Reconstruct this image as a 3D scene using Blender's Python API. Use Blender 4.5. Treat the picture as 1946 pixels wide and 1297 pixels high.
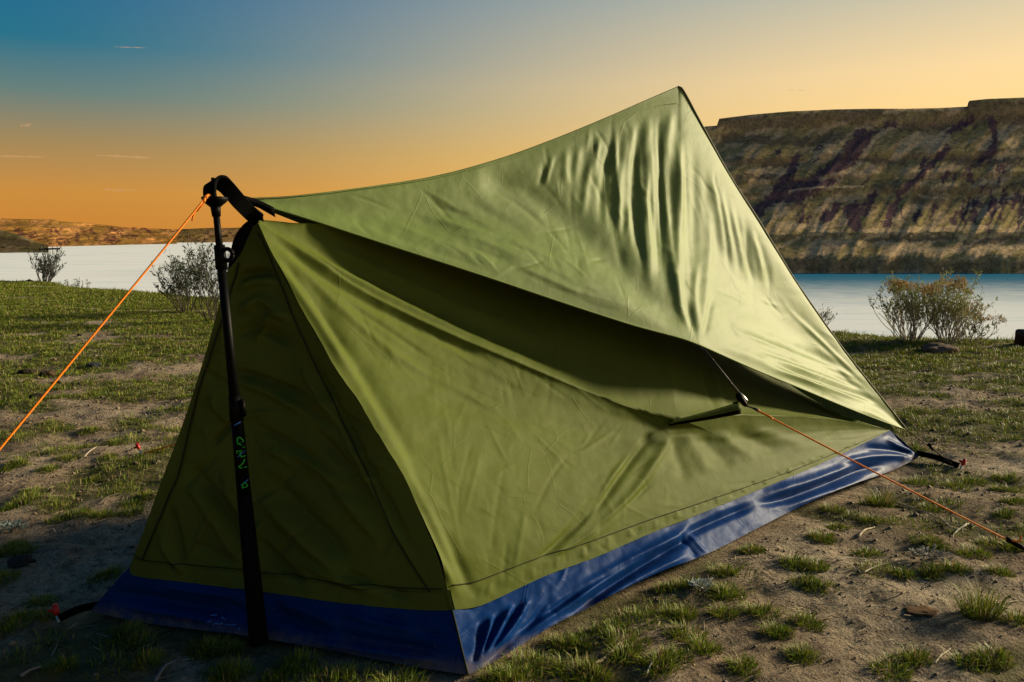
import bpy, bmesh, math, random
import numpy as np
from mathutils import Vector

# ------------------------------------------------------------------ clear
for o in list(bpy.data.objects): bpy.data.objects.remove(o)
scene = bpy.context.scene
COL = scene.collection
rnd = random.Random(7)
rng = np.random.default_rng(11)

# ------------------------------------------------------------------ camera
W0, H0 = 1946.0, 1297.0            # photograph size, used to turn pixels into directions
F = 1500.0; CAMH = 0.90; HZ = 440.0
TH = math.atan((H0 / 2 - HZ) / F)
cam_d = bpy.data.cameras.new('camera'); cam = bpy.data.objects.new('camera', cam_d); COL.objects.link(cam)
cam.location = (0, 0, CAMH); cam.rotation_euler = (math.pi / 2 - TH, 0, 0)
cam_d.sensor_width = 36.0; cam_d.lens = F / W0 * 36.0
cam_d.clip_start = 0.05; cam_d.clip_end = 60000
scene.camera = cam

# ------------------------------------------------------------------ light
SUN_AZ = math.radians(69); SUN_EL = math.radians(17.5)
sdir = Vector((math.cos(SUN_EL) * math.sin(SUN_AZ), math.cos(SUN_EL) * math.cos(SUN_AZ), math.sin(SUN_EL)))
sd = bpy.data.lights.new('sun', 'SUN'); sun = bpy.data.objects.new('sun', sd); COL.objects.link(sun)
sd.energy = 5.0; sd.angle = math.radians(9); sd.color = (1.0, 0.84, 0.55)
sun.rotation_euler = sdir.to_track_quat('Z', 'Y').to_euler(); sun.location = (20, 15, 20)

world = bpy.data.worlds.new('World'); scene.world = world; world.use_nodes = True
nt = world.node_tree; nt.nodes.clear()
def N(t, **kw):
    n = nt.nodes.new(t)
    for k, v in kw.items(): setattr(n, k, v)
    return n
def ramp_node(tree, stops, inp, interp='LINEAR'):
    r = tree.nodes.new('ShaderNodeValToRGB'); r.color_ramp.interpolation = interp
    e = r.color_ramp.elements
    while len(e) < len(stops): e.new(0.5)
    for i, (p, c) in enumerate(stops):
        e[i].position = p; e[i].color = (*c, 1) if len(c) == 3 else c
    tree.links.new(inp, r.inputs[0]); return r
tc = N('ShaderNodeTexCoord'); sep = N('ShaderNodeSeparateXYZ'); nt.links.new(tc.outputs['Generated'], sep.inputs[0])
asn = N('ShaderNodeMath', operation='ARCSINE'); nt.links.new(sep.outputs['Z'], asn.inputs[0])
eln = N('ShaderNodeMath', operation='MULTIPLY_ADD'); nt.links.new(asn.outputs[0], eln.inputs[0])
eln.inputs[1].default_value = 1 / math.radians(50); eln.inputs[2].default_value = 0.1
def e(d): return d / 50 + 0.1      # degrees of elevation to ramp position
far = ramp_node(nt, [(0.0, (.30, .13, .03)), (e(0), (.62, .235, .035)), (e(2.5), (.60, .265, .042)), (e(5.5), (.36, .235, .085)),
                     (e(8.5), (.12, .200, .180)), (e(11.5), (.004, .150, .235)), (e(15), (.000, .125, .26)), (e(45), (.003, .035, .10))], eln.outputs[0])
near = ramp_node(nt, [(0.0, (.5, .25, .06)), (e(0), (1.10, .60, .12)), (e(5), (1.12, .69, .19)), (e(10), (1.00, .70, .32)),
                      (e(16), (.50, .51, .39)), (e(25), (.18, .30, .32)), (e(45), (.02, .07, .15))], eln.outputs[0])
dot = N('ShaderNodeVectorMath', operation='DOT_PRODUCT'); nt.links.new(tc.outputs['Generated'], dot.inputs[0])
dot.inputs[1].default_value = (math.sin(SUN_AZ), math.cos(SUN_AZ), 0.12)
mr = N('ShaderNodeMapRange', interpolation_type='SMOOTHERSTEP'); nt.links.new(dot.outputs['Value'], mr.inputs[0])
mr.inputs['From Min'].default_value = -0.26; mr.inputs['From Max'].default_value = 1.02
mixs = N('ShaderNodeMix', data_type='RGBA'); nt.links.new(mr.outputs[0], mixs.inputs['Factor'])
nt.links.new(far.outputs[0], mixs.inputs['A']); nt.links.new(near.outputs[0], mixs.inputs['B'])
sky = N('ShaderNodeTexSky', sky_type='NISHITA'); sky.sun_disc = False
sky.sun_elevation = SUN_EL; sky.sun_rotation = SUN_AZ; sky.dust_density = 3.0
bg1 = N('ShaderNodeBackground'); nt.links.new(sky.outputs[0], bg1.inputs[0]); bg1.inputs[1].default_value = 0.006
# the half of the sky opposite the sunset is dimmer
mr2 = N('ShaderNodeMapRange', interpolation_type='SMOOTHERSTEP'); nt.links.new(dot.outputs['Value'], mr2.inputs[0])
mr2.inputs['From Min'].default_value = -0.95; mr2.inputs['From Max'].default_value = -0.2; mr2.inputs['To Min'].default_value = .42; mr2.inputs['To Max'].default_value = 1.0
dim = N('ShaderNodeVectorMath', operation='SCALE'); nt.links.new(mixs.outputs['Result'], dim.inputs[0]); nt.links.new(mr2.outputs[0], dim.inputs['Scale'])
bg2 = N('ShaderNodeBackground'); nt.links.new(dim.outputs[0], bg2.inputs[0]); bg2.inputs[1].default_value = 0.66
add = N('ShaderNodeAddShader'); nt.links.new(bg1.outputs[0], add.inputs[0]); nt.links.new(bg2.outputs[0], add.inputs[1])
wo = N('ShaderNodeOutputWorld'); nt.links.new(add.outputs[0], wo.inputs[0])
scene.view_settings.view_transform = 'Standard'; scene.view_settings.look = 'None'
scene.view_settings.exposure = 0.55; scene.view_settings.gamma = 1.0; scene.view_settings.use_curve_mapping = False

# ------------------------------------------------------------------ pixel geometry
FW = np.array([0, math.cos(TH), -math.sin(TH)]); UP = np.array([0, math.sin(TH), math.cos(TH)]); RT = np.array([1.0, 0, 0])
O3 = np.array([0, 0, CAMH])
def ray(px, py):
    d = RT * ((px - W0 / 2) / F) + UP * (-(py - H0 / 2) / F) + FW
    return d / d[1]                                   # scaled so that Y = 1
def atY(px, py, Y): return O3 + ray(px, py) * Y
def gnd(px, py, z=0.0):
    d = ray(px, py); return O3 + d * ((z - CAMH) / d[2])
def proj(P):
    q = np.asarray(P) - O3
    dz = q @ FW
    return np.stack([W0 / 2 + F * (q @ RT) / dz, H0 / 2 - F * (q @ UP) / dz], -1)

# ------------------------------------------------------------------ noise
def pnoise(x, y, seed=0):
    x = np.asarray(x, float); y = np.asarray(y, float)
    xi = np.floor(x).astype(np.int64); yi = np.floor(y).astype(np.int64); fx = x - xi; fy = y - yi
    def g(ix, iy, dx, dy):
        h = (ix * 374761393 + iy * 668265263 + seed * 974634777) & 0xffffffff
        h = ((h ^ (h >> 13)) * 1274126177) & 0xffffffff; h = h ^ (h >> 16)
        a = (h & 0xffff) / 65536.0 * 2 * math.pi
        return np.cos(a) * dx + np.sin(a) * dy
    u = fx * fx * fx * (fx * (fx * 6 - 15) + 10); v = fy * fy * fy * (fy * (fy * 6 - 15) + 10)
    n0 = g(xi, yi, fx, fy) * (1 - u) + g(xi + 1, yi, fx - 1, fy) * u
    n1 = g(xi, yi + 1, fx, fy - 1) * (1 - u) + g(xi + 1, yi + 1, fx - 1, fy - 1) * u
    return (n0 * (1 - v) + n1 * v) * 1.4
def fbm(x, y, oct=4, seed=0, gain=0.5):
    s = 0; a = 1
    for i in range(oct): s = s + a * pnoise(x * 2 ** i, y * 2 ** i, seed + i * 17); a *= gain
    return s
def sstep(a, b, x): t = np.clip((x - a) / (b - a), 0, 1); return t * t * (3 - 2 * t)

# ------------------------------------------------------------------ materials
def newmat(name):
    m = bpy.data.materials.new(name); m.use_nodes = True
    b = m.node_tree.nodes['Principled BSDF']; return m, m.node_tree, b
def tnode(tree, t, **kw):
    n = tree.nodes.new(t)
    for k, v in kw.items(): setattr(n, k, v)
    return n
def noise_node(tree, scale, detail=4, rough=.5, vec=None, dist=0.0):
    n = tree.nodes.new('ShaderNodeTexNoise'); n.inputs['Scale'].default_value = scale; n.inputs['Detail'].default_value = detail
    n.inputs['Roughness'].default_value = rough; n.inputs['Distortion'].default_value = dist
    if vec is not None: tree.links.new(vec, n.inputs['Vector'])
    return n
def bump(tree, b, h, strength, dist, prev=None):
    n = tree.nodes.new('ShaderNodeBump'); n.inputs['Strength'].default_value = strength; n.inputs['Distance'].default_value = dist
    tree.links.new(h, n.inputs['Height'])
    if prev is not None: tree.links.new(prev, n.inputs['Normal'])
    if b is not None: tree.links.new(n.outputs[0], b.inputs['Normal'])
    return n.outputs[0]
def plain(name, col, rough=.6, spec=.5, metallic=0.0, var=0.15, scale=30):
    m, t, b = newmat(name)
    c = t.nodes.new('ShaderNodeTexCoord'); n = noise_node(t, scale, 4, .6, c.outputs['Object'])
    r = ramp_node(t, [(.3, tuple(v * (1 - var) for v in col)), (.7, tuple(min(1, v * (1 + var)) for v in col))], n.outputs[0])
    t.links.new(r.outputs[0], b.inputs['Base Color'])
    b.inputs['Roughness'].default_value = rough; b.inputs['Specular IOR Level'].default_value = spec; b.inputs['Metallic'].default_value = metallic
    bump(t, b, n.outputs[0], .2, .002)
    return m
def fabric(name, col, rough, spec, crease=1.0, sheen=0.0, sub=(1, 1, 1)):
    """coated nylon: fine weave, packing creases, slight colour unevenness"""
    m, t, b = newmat(name)
    c = t.nodes.new('ShaderNodeTexCoord').outputs['Object']
    n1 = noise_node(t, 5, 5, .6, c)
    r = ramp_node(t, [(.25, tuple(v * .86 for v in col)), (.75, tuple(v * 1.14 * s for v, s in zip(col, sub)))], n1.outputs[0])
    t.links.new(r.outputs[0], b.inputs['Base Color'])
    b.inputs['Roughness'].default_value = rough; b.inputs['Specular IOR Level'].default_value = spec
    b.inputs['Sheen Weight'].default_value = sheen; b.inputs['Sheen Roughness'].default_value = .4
    # sharp straight packing creases: cell borders of a distorted voronoi, masked so they come and go
    nd = noise_node(t, 3.0, 2, .5, c)
    mixv = tnode(t, 'ShaderNodeVectorMath', operation='MULTIPLY_ADD'); t.links.new(nd.outputs['Color'], mixv.inputs[0])
    mixv.inputs[1].default_value = (.06, .06, .06); t.links.new(c, mixv.inputs[2])
    vo = tnode(t, 'ShaderNodeTexVoronoi', feature='DISTANCE_TO_EDGE'); vo.inputs['Scale'].default_value = 6.5
    t.links.new(mixv.outputs[0], vo.inputs['Vector'])
    cr = ramp_node(t, [(0.0, (0, 0, 0)), (.02, (1, 1, 1))], vo.outputs['Distance'], 'EASE')
    ms = noise_node(t, 7, 2, .5, c); mk = ramp_node(t, [(.48, (0, 0, 0)), (.62, (1, 1, 1))], ms.outputs[0])
    inv = tnode(t, 'ShaderNodeMath', operation='SUBTRACT'); inv.inputs[0].default_value = 1.0; t.links.new(cr.outputs[0], inv.inputs[1])
    mul = tnode(t, 'ShaderNodeMath', operation='MULTIPLY'); t.links.new(inv.outputs[0], mul.inputs[0]); t.links.new(mk.outputs[0], mul.inputs[1])
    p = bump(t, None, mul.outputs[0], .30 * crease, .0012)
    n2 = noise_node(t, 34, 3, .55, c, .6); p = bump(t, None, n2.outputs[0], .35 * crease, .0022, p)
    n3 = noise_node(t, 420, 2, .6, c); bump(t, b, n3.outputs[0], .25, .0005, p)
    return m
M = {}
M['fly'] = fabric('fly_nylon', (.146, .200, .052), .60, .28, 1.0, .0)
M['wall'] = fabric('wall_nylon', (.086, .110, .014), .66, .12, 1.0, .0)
M['tub'] = fabric('blue_tub_nylon', (.003, .030, .140), .46, .05, 1.2, .0)
M['tub'].node_tree.nodes['Principled BSDF'].inputs['Specular Tint'].default_value = (.35, .55, 1, 1)
# dried mud and dust along the foot of the tub
_t = M['tub'].node_tree; _b = _t.nodes['Principled BSDF']; _c = tnode(_t, 'ShaderNodeTexCoord').outputs['Object']
_s = tnode(_t, 'ShaderNodeSeparateXYZ'); _t.links.new(_c, _s.inputs[0])
_z = tnode(_t, 'ShaderNodeMapRange'); _t.links.new(_s.outputs[2], _z.inputs[0]); _z.inputs[1].default_value = .045; _z.inputs[2].default_value = -.005
_n = noise_node(_t, 30, 6, .7, _c); _m = tnode(_t, 'ShaderNodeMath', operation='MULTIPLY'); _t.links.new(_z.outputs[0], _m.inputs[0]); _t.links.new(_n.outputs[0], _m.inputs[1])
_r = ramp_node(_t, [(.20, (0, 0, 0)), (.55, (.75, .75, .75))], _m.outputs[0]); _n2 = noise_node(_t, 90, 3, .6, _c); _r2 = ramp_node(_t, [(.66, (0, 0, 0)), (.74, (.35, .35, .35))], _n2.outputs[0])
_a = tnode(_t, 'ShaderNodeMath', operation='MAXIMUM'); _t.links.new(_r.outputs[0], _a.inputs[0]); _t.links.new(_r2.outputs[0], _a.inputs[1])
_x = tnode(_t, 'ShaderNodeMix', data_type='RGBA'); _old = _b.inputs['Base Color'].links[0].from_socket; _t.links.new(_a.outputs[0], _x.inputs['Factor']); _t.links.new(_old, _x.inputs['A']); _x.inputs['B'].default_value = (.20, .155, .105, 1)
_t.links.new(_x.outputs['Result'], _b.inputs['Base Color'])
M['seam'] = fabric('seam_nylon', (.080, .088, .024), .6, .3, 1.0)
M['dark_seam'] = plain('seam_thread', (.022, .025, .010), .8, .2)
M['black'] = plain('black_webbing', (.0022, .0022, .0022), .85, .05, scale=300)
M['mesh'] = plain('black_mesh', (.003, .003, .003), .9, .1, scale=400)
M['pole'] = plain('black_pole', (.0018, .0018, .0018), .5, .08)
M['grip'] = plain('foam_grip', (.003, .003, .003), .9, .1, scale=200)
M['green_paint'] = plain('green_paint', (.02, .42, .03), .5, .3)
M['bright_blue'] = plain('bright_blue', (.06, .22, .75), .4, .4)
M['cord'] = plain('orange_cord', (.86, .22, .008), .6, .3, scale=250)
M['cord_black'] = plain('black_cord', (.03, .025, .02), .6, .4, scale=250)
M['red'] = plain('red_plastic', (.45, .012, .012), .4, .4)
M['steel'] = plain('bare_metal', (.5, .5, .5), .3, .5, 1.0)

# ------------------------------------------------------------------ object helpers
def mesh_obj(name, verts, faces, mat, parent=None, smooth=True, attr=None):
    me = bpy.data.meshes.new(name)
    verts = np.asarray(verts, np.float32)
    if isinstance(faces, np.ndarray):
        nf, k = faces.shape
        me.vertices.add(len(verts)); me.vertices.foreach_set('co', verts.ravel())
        me.loops.add(nf * k); me.loops.foreach_set('vertex_index', faces.astype(np.int32).ravel())
        me.polygons.add(nf); me.polygons.foreach_set('loop_start', np.arange(0, nf * k, k, dtype=np.int32))
        me.update(calc_edges=True); me.validate()
    else:
        me.from_pydata([tuple(v) for v in verts], [], faces); me.update()
    if smooth: me.polygons.foreach_set('use_smooth', np.ones(len(me.polygons), bool))
    if attr is not None:
        a = me.attributes.new('col', 'FLOAT_COLOR', 'POINT')
        a.data.foreach_set('color', np.concatenate([attr, np.ones((len(attr), 1))], 1).astype(np.float32).ravel())
    o = bpy.data.objects.new(name, me); COL.objects.link(o)
    if mat: me.materials.append(mat)
    if parent is not None: o.parent = parent; o.matrix_parent_inverse = parent.matrix_basis.inverted()
    return o
def tag(o, label=None, cat=None, group=None, kind=None):
    if label: o['label'] = label
    if cat: o['category'] = cat
    if group: o['group'] = group
    if kind: o['kind'] = kind
    return o
def empty(name, loc, label, cat, group=None):
    o = bpy.data.objects.new(name, None); COL.objects.link(o); o.location = tuple(loc); o.empty_display_size = .1
    bpy.context.view_layer.update()
    return tag(o, label, cat, group)
def grid_faces(nu, nv):
    i = np.arange(nu - 1)[:, None] * nv + np.arange(nv - 1)[None, :]
    return np.stack([i, i + nv, i + nv + 1, i + 1], -1).reshape(-1, 4)
def tube_data(pts, rad, sides=8, caps=True):
    pts = np.asarray(pts, float); n = len(pts)
    rad = np.full(n, rad) if np.isscalar(rad) else np.asarray(rad, float)
    tang = np.gradient(pts, axis=0) if n > 2 else np.repeat((pts[1] - pts[0])[None], n, 0)
    tang /= np.linalg.norm(tang, axis=1)[:, None] + 1e-12
    ref = np.array([0, 0, 1.0]) if abs(tang[0][2]) < .9 else np.array([1.0, 0, 0])
    V = []; prev = None
    for k in range(n):
        a = ref - tang[k] * (ref @ tang[k]) if prev is None else prev - tang[k] * (prev @ tang[k])
        a /= np.linalg.norm(a) + 1e-12; prev = a; b = np.cross(tang[k], a)
        ang = np.arange(sides) * 2 * math.pi / sides
        V.append(pts[k] + rad[k] * (np.cos(ang)[:, None] * a + np.sin(ang)[:, None] * b))
    V = np.concatenate(V); Fc = []
    for k in range(n - 1):
        for s in range(sides):
            a0 = k * sides + s; a1 = k * sides + (s + 1) % sides
            Fc.append((a0, a1, a1 + sides, a0 + sides))
    if caps: Fc.append(tuple(range(sides))[::-1]); Fc.append(tuple((n - 1) * sides + s for s in range(sides)))
    return V, Fc
class MB:
    def __init__(s): s.v = []; s.f = []; s.n = 0
    def add(s, V, Fc):
        s.v.append(np.asarray(V, float)); s.f += [tuple(i + s.n for i in f) for f in Fc]; s.n += len(V); return s
    def tube(s, pts, rad, sides=8): return s.add(*tube_data(pts, rad, sides))
    def ribbon(s, pts, wdir, width, thick=.002):
        """flat webbing: wdir per point or single"""
        pts = np.asarray(pts, float); n = len(pts); wd = np.asarray(wdir, float)
        if wd.ndim == 1: wd = np.repeat(wd[None], n, 0)
        wd = wd / np.linalg.norm(wd, axis=1)[:, None]
        tg = np.gradient(pts, axis=0); nn = np.cross(tg, wd); nn /= np.linalg.norm(nn, axis=1)[:, None] + 1e-9
        width = np.full(n, width) if np.isscalar(width) else np.asarray(width)
        V = []
        for k in range(n):
            for a, b in ((-1, -1), (1, -1), (1, 1), (-1, 1)): V.append(pts[k] + wd[k] * a * width[k] / 2 + nn[k] * b * thick / 2)
        Fc = [(k * 4 + s, k * 4 + (s + 1) % 4, k * 4 + 4 + (s + 1) % 4, k * 4 + 4 + s) for k in range(n - 1) for s in range(4)]
        Fc += [(3, 2, 1, 0), tuple((n - 1) * 4 + q for q in range(4))]
        return s.add(V, Fc)
    def build(s, name, mat, parent=None, smooth=True): return mesh_obj(name, np.concatenate(s.v), s.f, mat, parent, smooth)
def smooth_path(P, n=24):
    """Catmull-Rom through points"""
    P = np.asarray(P, float); Q = np.concatenate([[2 * P[0] - P[1]], P, [2 * P[-1] - P[-2]]]); out = []
    seg = len(P) - 1
    for t in np.linspace(0, seg, n):
        i = min(int(t), seg - 1); u = t - i; a, b, c, d = Q[i], Q[i + 1], Q[i + 2], Q[i + 3]
        out.append(.5 * (2 * b + (c - a) * u + (2 * a - 5 * b + 4 * c - d) * u * u + (3 * b - a - 3 * c + d) * u ** 3))
    return np.array(out)
def resample(P, n):
    P = np.asarray(P, float); s = np.concatenate([[0], np.cumsum(np.linalg.norm(np.diff(P, axis=0), axis=1))])
    t = np.linspace(0, s[-1], n); return np.stack([np.interp(t, s, P[:, k]) for k in range(P.shape[1])], -1)
def pixcurve(pts, Y0, Y1, n):
    """space curve that passes the given outline points, depth going from Y0 to Y1"""
    p = smooth_path(pts, max(60, n)); s = np.concatenate([[0], np.cumsum(np.linalg.norm(np.diff(p, axis=0), axis=1))]); s /= s[-1]
    Y = 1 / ((1 - s) / Y0 + s / Y1)
    return resample(np.array([atY(a, b, y) for (a, b), y in zip(p, Y)]), n)
def line(a, b, n): t = np.linspace(0, 1, n)[:, None]; return np.asarray(a) * (1 - t) + np.asarray(b) * t
def coons(bot, top, left, right):
    nu, nv = len(bot), len(left); u = np.linspace(0, 1, nu)[:, None, None]; v = np.linspace(0, 1, nv)[None, :, None]
    return ((1 - v) * bot[:, None] + v * top[:, None] + (1 - u) * left[None] + u * right[None]
            - ((1 - u) * (1 - v) * bot[0] + u * (1 - v) * bot[-1] + (1 - u) * v * top[0] + u * v * top[-1]))
def ruled(bot, top, nv):
    v = np.linspace(0, 1, nv)[None, :, None]; return (1 - v) * bot[:, None] + v * top[:, None]
def grid_normals(G, toward=O3):
    du = np.gradient(G, axis=0); dv = np.gradient(G, axis=1); n = np.cross(du, dv)
    L = np.linalg.norm(n, axis=-1, keepdims=True); n = n / np.maximum(L, 1e-12)
    s = np.sign(((toward - G) * n).sum(-1, keepdims=True)); s[s == 0] = 1
    return n * s
def fold_field(px, folds):
    """height (metres) at outline coordinates px from folds (points, width, millimetres[, end taper])"""
    x = px[..., 0].ravel(); y = px[..., 1].ravel(); H = np.zeros(len(x))
    for fd in folds:
        pts, w, amp = fd[0], fd[1], fd[2]; tp = fd[3] if len(fd) > 3 else .25
        p = smooth_path(pts, 14) if len(pts) > 2 else line(np.array(pts[0], float), np.array(pts[1], float), 4)
        L = np.linalg.norm(np.diff(p, axis=0), axis=1); cum = np.concatenate([[0], np.cumsum(L)]); tot = cum[-1]
        m = (x > p[:, 0].min() - 4 * w) & (x < p[:, 0].max() + 4 * w) & (y > p[:, 1].min() - 4 * w) & (y < p[:, 1].max() + 4 * w)
        if not m.any(): continue
        xs, ys = x[m], y[m]; best = np.full(len(xs), 1e9); T = np.zeros(len(xs))
        for k in range(len(p) - 1):
            d = p[k + 1] - p[k]; l2 = d @ d + 1e-9
            t = np.clip(((xs - p[k, 0]) * d[0] + (ys - p[k, 1]) * d[1]) / l2, 0, 1)
            q = (xs - p[k, 0] - t * d[0]) ** 2 + (ys - p[k, 1] - t * d[1]) ** 2
            b = q < best; best[b] = q[b]; T[b] = (cum[k] + t[b] * L[k]) / tot
        tap = np.minimum(sstep(0, tp, T), sstep(0, tp, 1 - T))
        H[m] += amp * .001 * np.exp(-best / (2 * (w * .5) ** 2)) * tap
    return H.reshape(px.shape[:-1])
def panel(name, G, mat, parent, folds=None, noise=0.0, edge=None, seed=0):
    n = grid_normals(G)
    if folds or noise:
        px = proj(G); Hh = fold_field(px, folds) if folds else 0
        if noise: Hh = Hh + noise * fbm(px[..., 0] / 60, px[..., 1] / 60, 3, seed)
        if edge is not None: Hh = Hh * edge
        G = G + n * Hh[..., None]
    return mesh_obj(name, G.reshape(-1, 3), grid_faces(G.shape[0], G.shape[1]), mat, parent), G
def fan(p0s, p1s, k, w, amp, jit=6, seed=1, mid=None):
    """k folds between the line p0s (a->b) and the line p1s (a->b)"""
    r = random.Random(seed); out = []
    for i in range(k):
        t = (i + .5 + r.uniform(-.3, .3)) / k
        a = [p0s[0][j] * (1 - t) + p0s[1][j] * t + r.uniform(-jit, jit) for j in (0, 1)]
        b = [p1s[0][j] * (1 - t) + p1s[1][j] * t + r.uniform(-jit, jit) for j in (0, 1)]
        m = [(a[j] + b[j]) / 2 + r.uniform(-jit, jit) for j in (0, 1)]
        out.append(([a, m, b], w * r.uniform(.7, 1.4), amp * r.uniform(.4, 1.25) * (1 if i % 2 else -.8), .35))
    return out

# ================================================================== SETTING
WZ = -40.0                                              # river level
# floor corners of the tent on the ground
A = gnd(170, 1162); B = gnd(890, 1283); C = gnd(1750, 868); D = A + (C - B) * .93
def in_quad(x, y, Q, grow=0.0):
    """signed distance-like value, >0 inside the convex quad"""
    d = np.full(np.shape(x), 1e9)
    for i in range(4):
        p, q = Q[i], Q[(i + 1) % 4]; ex, ey = q[0] - p[0], q[1] - p[1]; L = math.hypot(ex, ey)
        d = np.minimum(d, ((x - p[0]) * -ey + (y - p[1]) * ex) / L)
    return d + grow
QUAD = [A, B, C, D]
# brink of the bluff: distance along Y for each x, read off the grass edge
EDGE = [(-60, 30), (-25, 19), (-10.2, 15.2), (-8.6, 14.6), (-7.2, 13.2), (-5.6, 12.2), (-4.3, 11.2), (-3, 9.6), (0, 8.4), (2.9, 7.4), (3.7, 7.0), (4.5, 6.8), (6, 6.9), (12, 8), (60, 20)]
ex_, ey_ = zip(*EDGE)
def brink(x): return np.interp(x, ex_, ey_) + .12 * pnoise(x * 1.7, x * 0 + 3.3, 5) + .05 * pnoise(x * 6, x * 0 + 1.3, 9)
def ground_z(x, y):
    r = np.hypot(x, y); nearf = sstep(14, 5, r)
    z = .020 * fbm(x * .9, y * .9, 3, 1) + nearf * (.014 * fbm(x * 4.5, y * 4.5, 3, 2) + .0085 * np.abs(fbm(x * 17, y * 24, 3, 3)))
    z = z - .006
    ins = in_quad(x, y, QUAD, .10)
    k = sstep(0, .12, ins); z = z * (1 - k) + np.minimum(z, -.012) * k
    dy = y - brink(x)
    z = z - np.where(dy > -1.0, .045 * np.clip(dy + 1.0, 0, 2) ** 2, 0) - np.maximum(dy, 0) * .42 - .22 * np.maximum(dy - 3, 0)
    return np.maximum(z, WZ - 6)
def warp(n, a, lo, hi):
    """coordinates dense around a, growing to lo and hi"""
    k = 7.2
    t = np.linspace(-1, 1, n); s = np.sinh(k * t) / math.sinh(k)
    return np.where(t < 0, a + s * (a - lo), a + s * (hi - a))
gx = np.unique(np.concatenate([np.linspace(-3.2, 3.2, 330), np.linspace(3.2, 9, 60), np.linspace(-13, -3.2, 80), 9 + np.geomspace(.2, 4000, 40), -13 - np.geomspace(.2, 4000, 40)]))
gy = np.unique(np.concatenate([np.linspace(1.2, 4.2, 240), np.linspace(4.2, 9, 150), np.linspace(9, 17, 110), 17 + np.geomspace(.3, 120, 40), 1.2 - np.geomspace(.05, 4000, 50)]))
def sward(x, y):
    """how grassy the ground is at a spot (above 0: grass grows)"""
    pat = .75 * fbm(x * .85, y * 1.25, 3, 41) + .55 * fbm(x * 2.6, y * 3.6, 3, 43)
    return pat - (np.interp(y, [1.5, 2.5, 3.5, 5, 7, 10, 15], [.16, .10, .02, -.08, -.24, -.36, -.50]) - np.where(x > 1.2, .34, 0) * sstep(3.6, 5, y))
XX, YY = np.meshgrid(gx, gy, indexing='ij')
SW = sward(XX, YY); th = sstep(-.08, .28, SW) * sstep(40, 18, np.hypot(XX, YY))
ZZ = ground_z(XX, YY)
m, t, b = newmat('sandy_soil')
c = t.nodes.new('ShaderNodeTexCoord').outputs['Object']
n1 = noise_node(t, 1.6, 6, .6, c, .4); n2 = noise_node(t, 26, 6, .7, c); n3 = noise_node(t, 170, 4, .7, c)
r1 = ramp_node(t, [(.28, (.18, .128, .082)), (.45, (.33, .250, .172)), (.62, (.46, .375, .275)), (.8, (.54, .46, .355))], n1.outputs[0])
r2 = ramp_node(t, [(.30, (.38, .34, .30)), (.50, (.95, .95, .95)), (.72, (1.25, 1.22, 1.15))], n2.outputs[0])
mx = tnode(t, 'ShaderNodeMix', data_type='RGBA', blend_type='MULTIPLY'); mx.inputs['Factor'].default_value = 1
t.links.new(r1.outputs[0], mx.inputs['A']); t.links.new(r2.outputs[0], mx.inputs['B'])
r3 = ramp_node(t, [(.32, (.45, .42, .40)), (.52, (1, 1, 1)), (.75, (1.35, 1.3, 1.25))], n3.outputs[0])
mx2 = tnode(t, 'ShaderNodeMix', data_type='RGBA', blend_type='MULTIPLY'); mx2.inputs['Factor'].default_value = .85
t.links.new(mx.outputs['Result'], mx2.inputs['A']); t.links.new(r3.outputs[0], mx2.inputs['B'])
at = tnode(t, 'ShaderNodeAttribute'); at.attribute_name = 'col'
mx3 = tnode(t, 'ShaderNodeMix', data_type='RGBA'); sp_ = tnode(t, 'ShaderNodeSeparateColor'); t.links.new(at.outputs['Color'], sp_.inputs[0])
tm = tnode(t, 'ShaderNodeMath', operation='MULTIPLY'); t.links.new(sp_.outputs[0], tm.inputs[0]); tm.inputs[1].default_value = .8
t.links.new(tm.outputs[0], mx3.inputs['Factor']); t.links.new(mx2.outputs['Result'], mx3.inputs['A']); rth = ramp_node(t, [(.35, (.050, .058, .014)), (.65, (.125, .118, .034))], n2.outputs[0]); t.links.new(rth.outputs[0], mx3.inputs['B'])
t.links.new(mx3.outputs['Result'], b.inputs['Base Color']); b.inputs['Roughness'].default_value = .95; b.inputs['Specular IOR Level'].default_value = .15
p = bump(t, None, n2.outputs[0], 1.0, .026); p = bump(t, None, n3.outputs[0], 1.0, .006, p)
n4 = noise_node(t, 75, 3, .6, c, .8); bump(t, b, n4.outputs[0], 1.0, .010, p)
M['soil'] = m
tag(mesh_obj('ground', np.stack([XX, YY, ZZ], -1).reshape(-1, 3), grid_faces(len(gx), len(gy)), m, None, True, np.repeat(th.reshape(-1, 1), 3, 1)), kind='structure')

# ---- river
m, t, b = newmat('river_water')
c = t.nodes.new('ShaderNodeTexCoord').outputs['Object']
mp = tnode(t, 'ShaderNodeMapping'); mp.inputs['Scale'].default_value = (.05, .16, 1); t.links.new(c, mp.inputs[0])
n1 = noise_node(t, 3.0, 6, .65, mp.outputs[0]); n2 = noise_node(t, .25, 3, .5, mp.outputs[0])
p = bump(t, None, n1.outputs[0], .5, .25); p = bump(t, None, n2.outputs[0], .3, .6, p)
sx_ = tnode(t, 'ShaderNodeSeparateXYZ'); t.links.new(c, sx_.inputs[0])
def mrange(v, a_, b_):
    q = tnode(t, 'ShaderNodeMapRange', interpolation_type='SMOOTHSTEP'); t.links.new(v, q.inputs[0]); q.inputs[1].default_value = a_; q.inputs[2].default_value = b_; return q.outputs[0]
n5 = noise_node(t, 1.1, 4, .6, mp.outputs[0]); yy = tnode(t, 'ShaderNodeMath', operation='MULTIPLY_ADD'); t.links.new(n5.outputs[0], yy.inputs[0]); yy.inputs[1].default_value = 160; t.links.new(sx_.outputs[1], yy.inputs[2])
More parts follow.
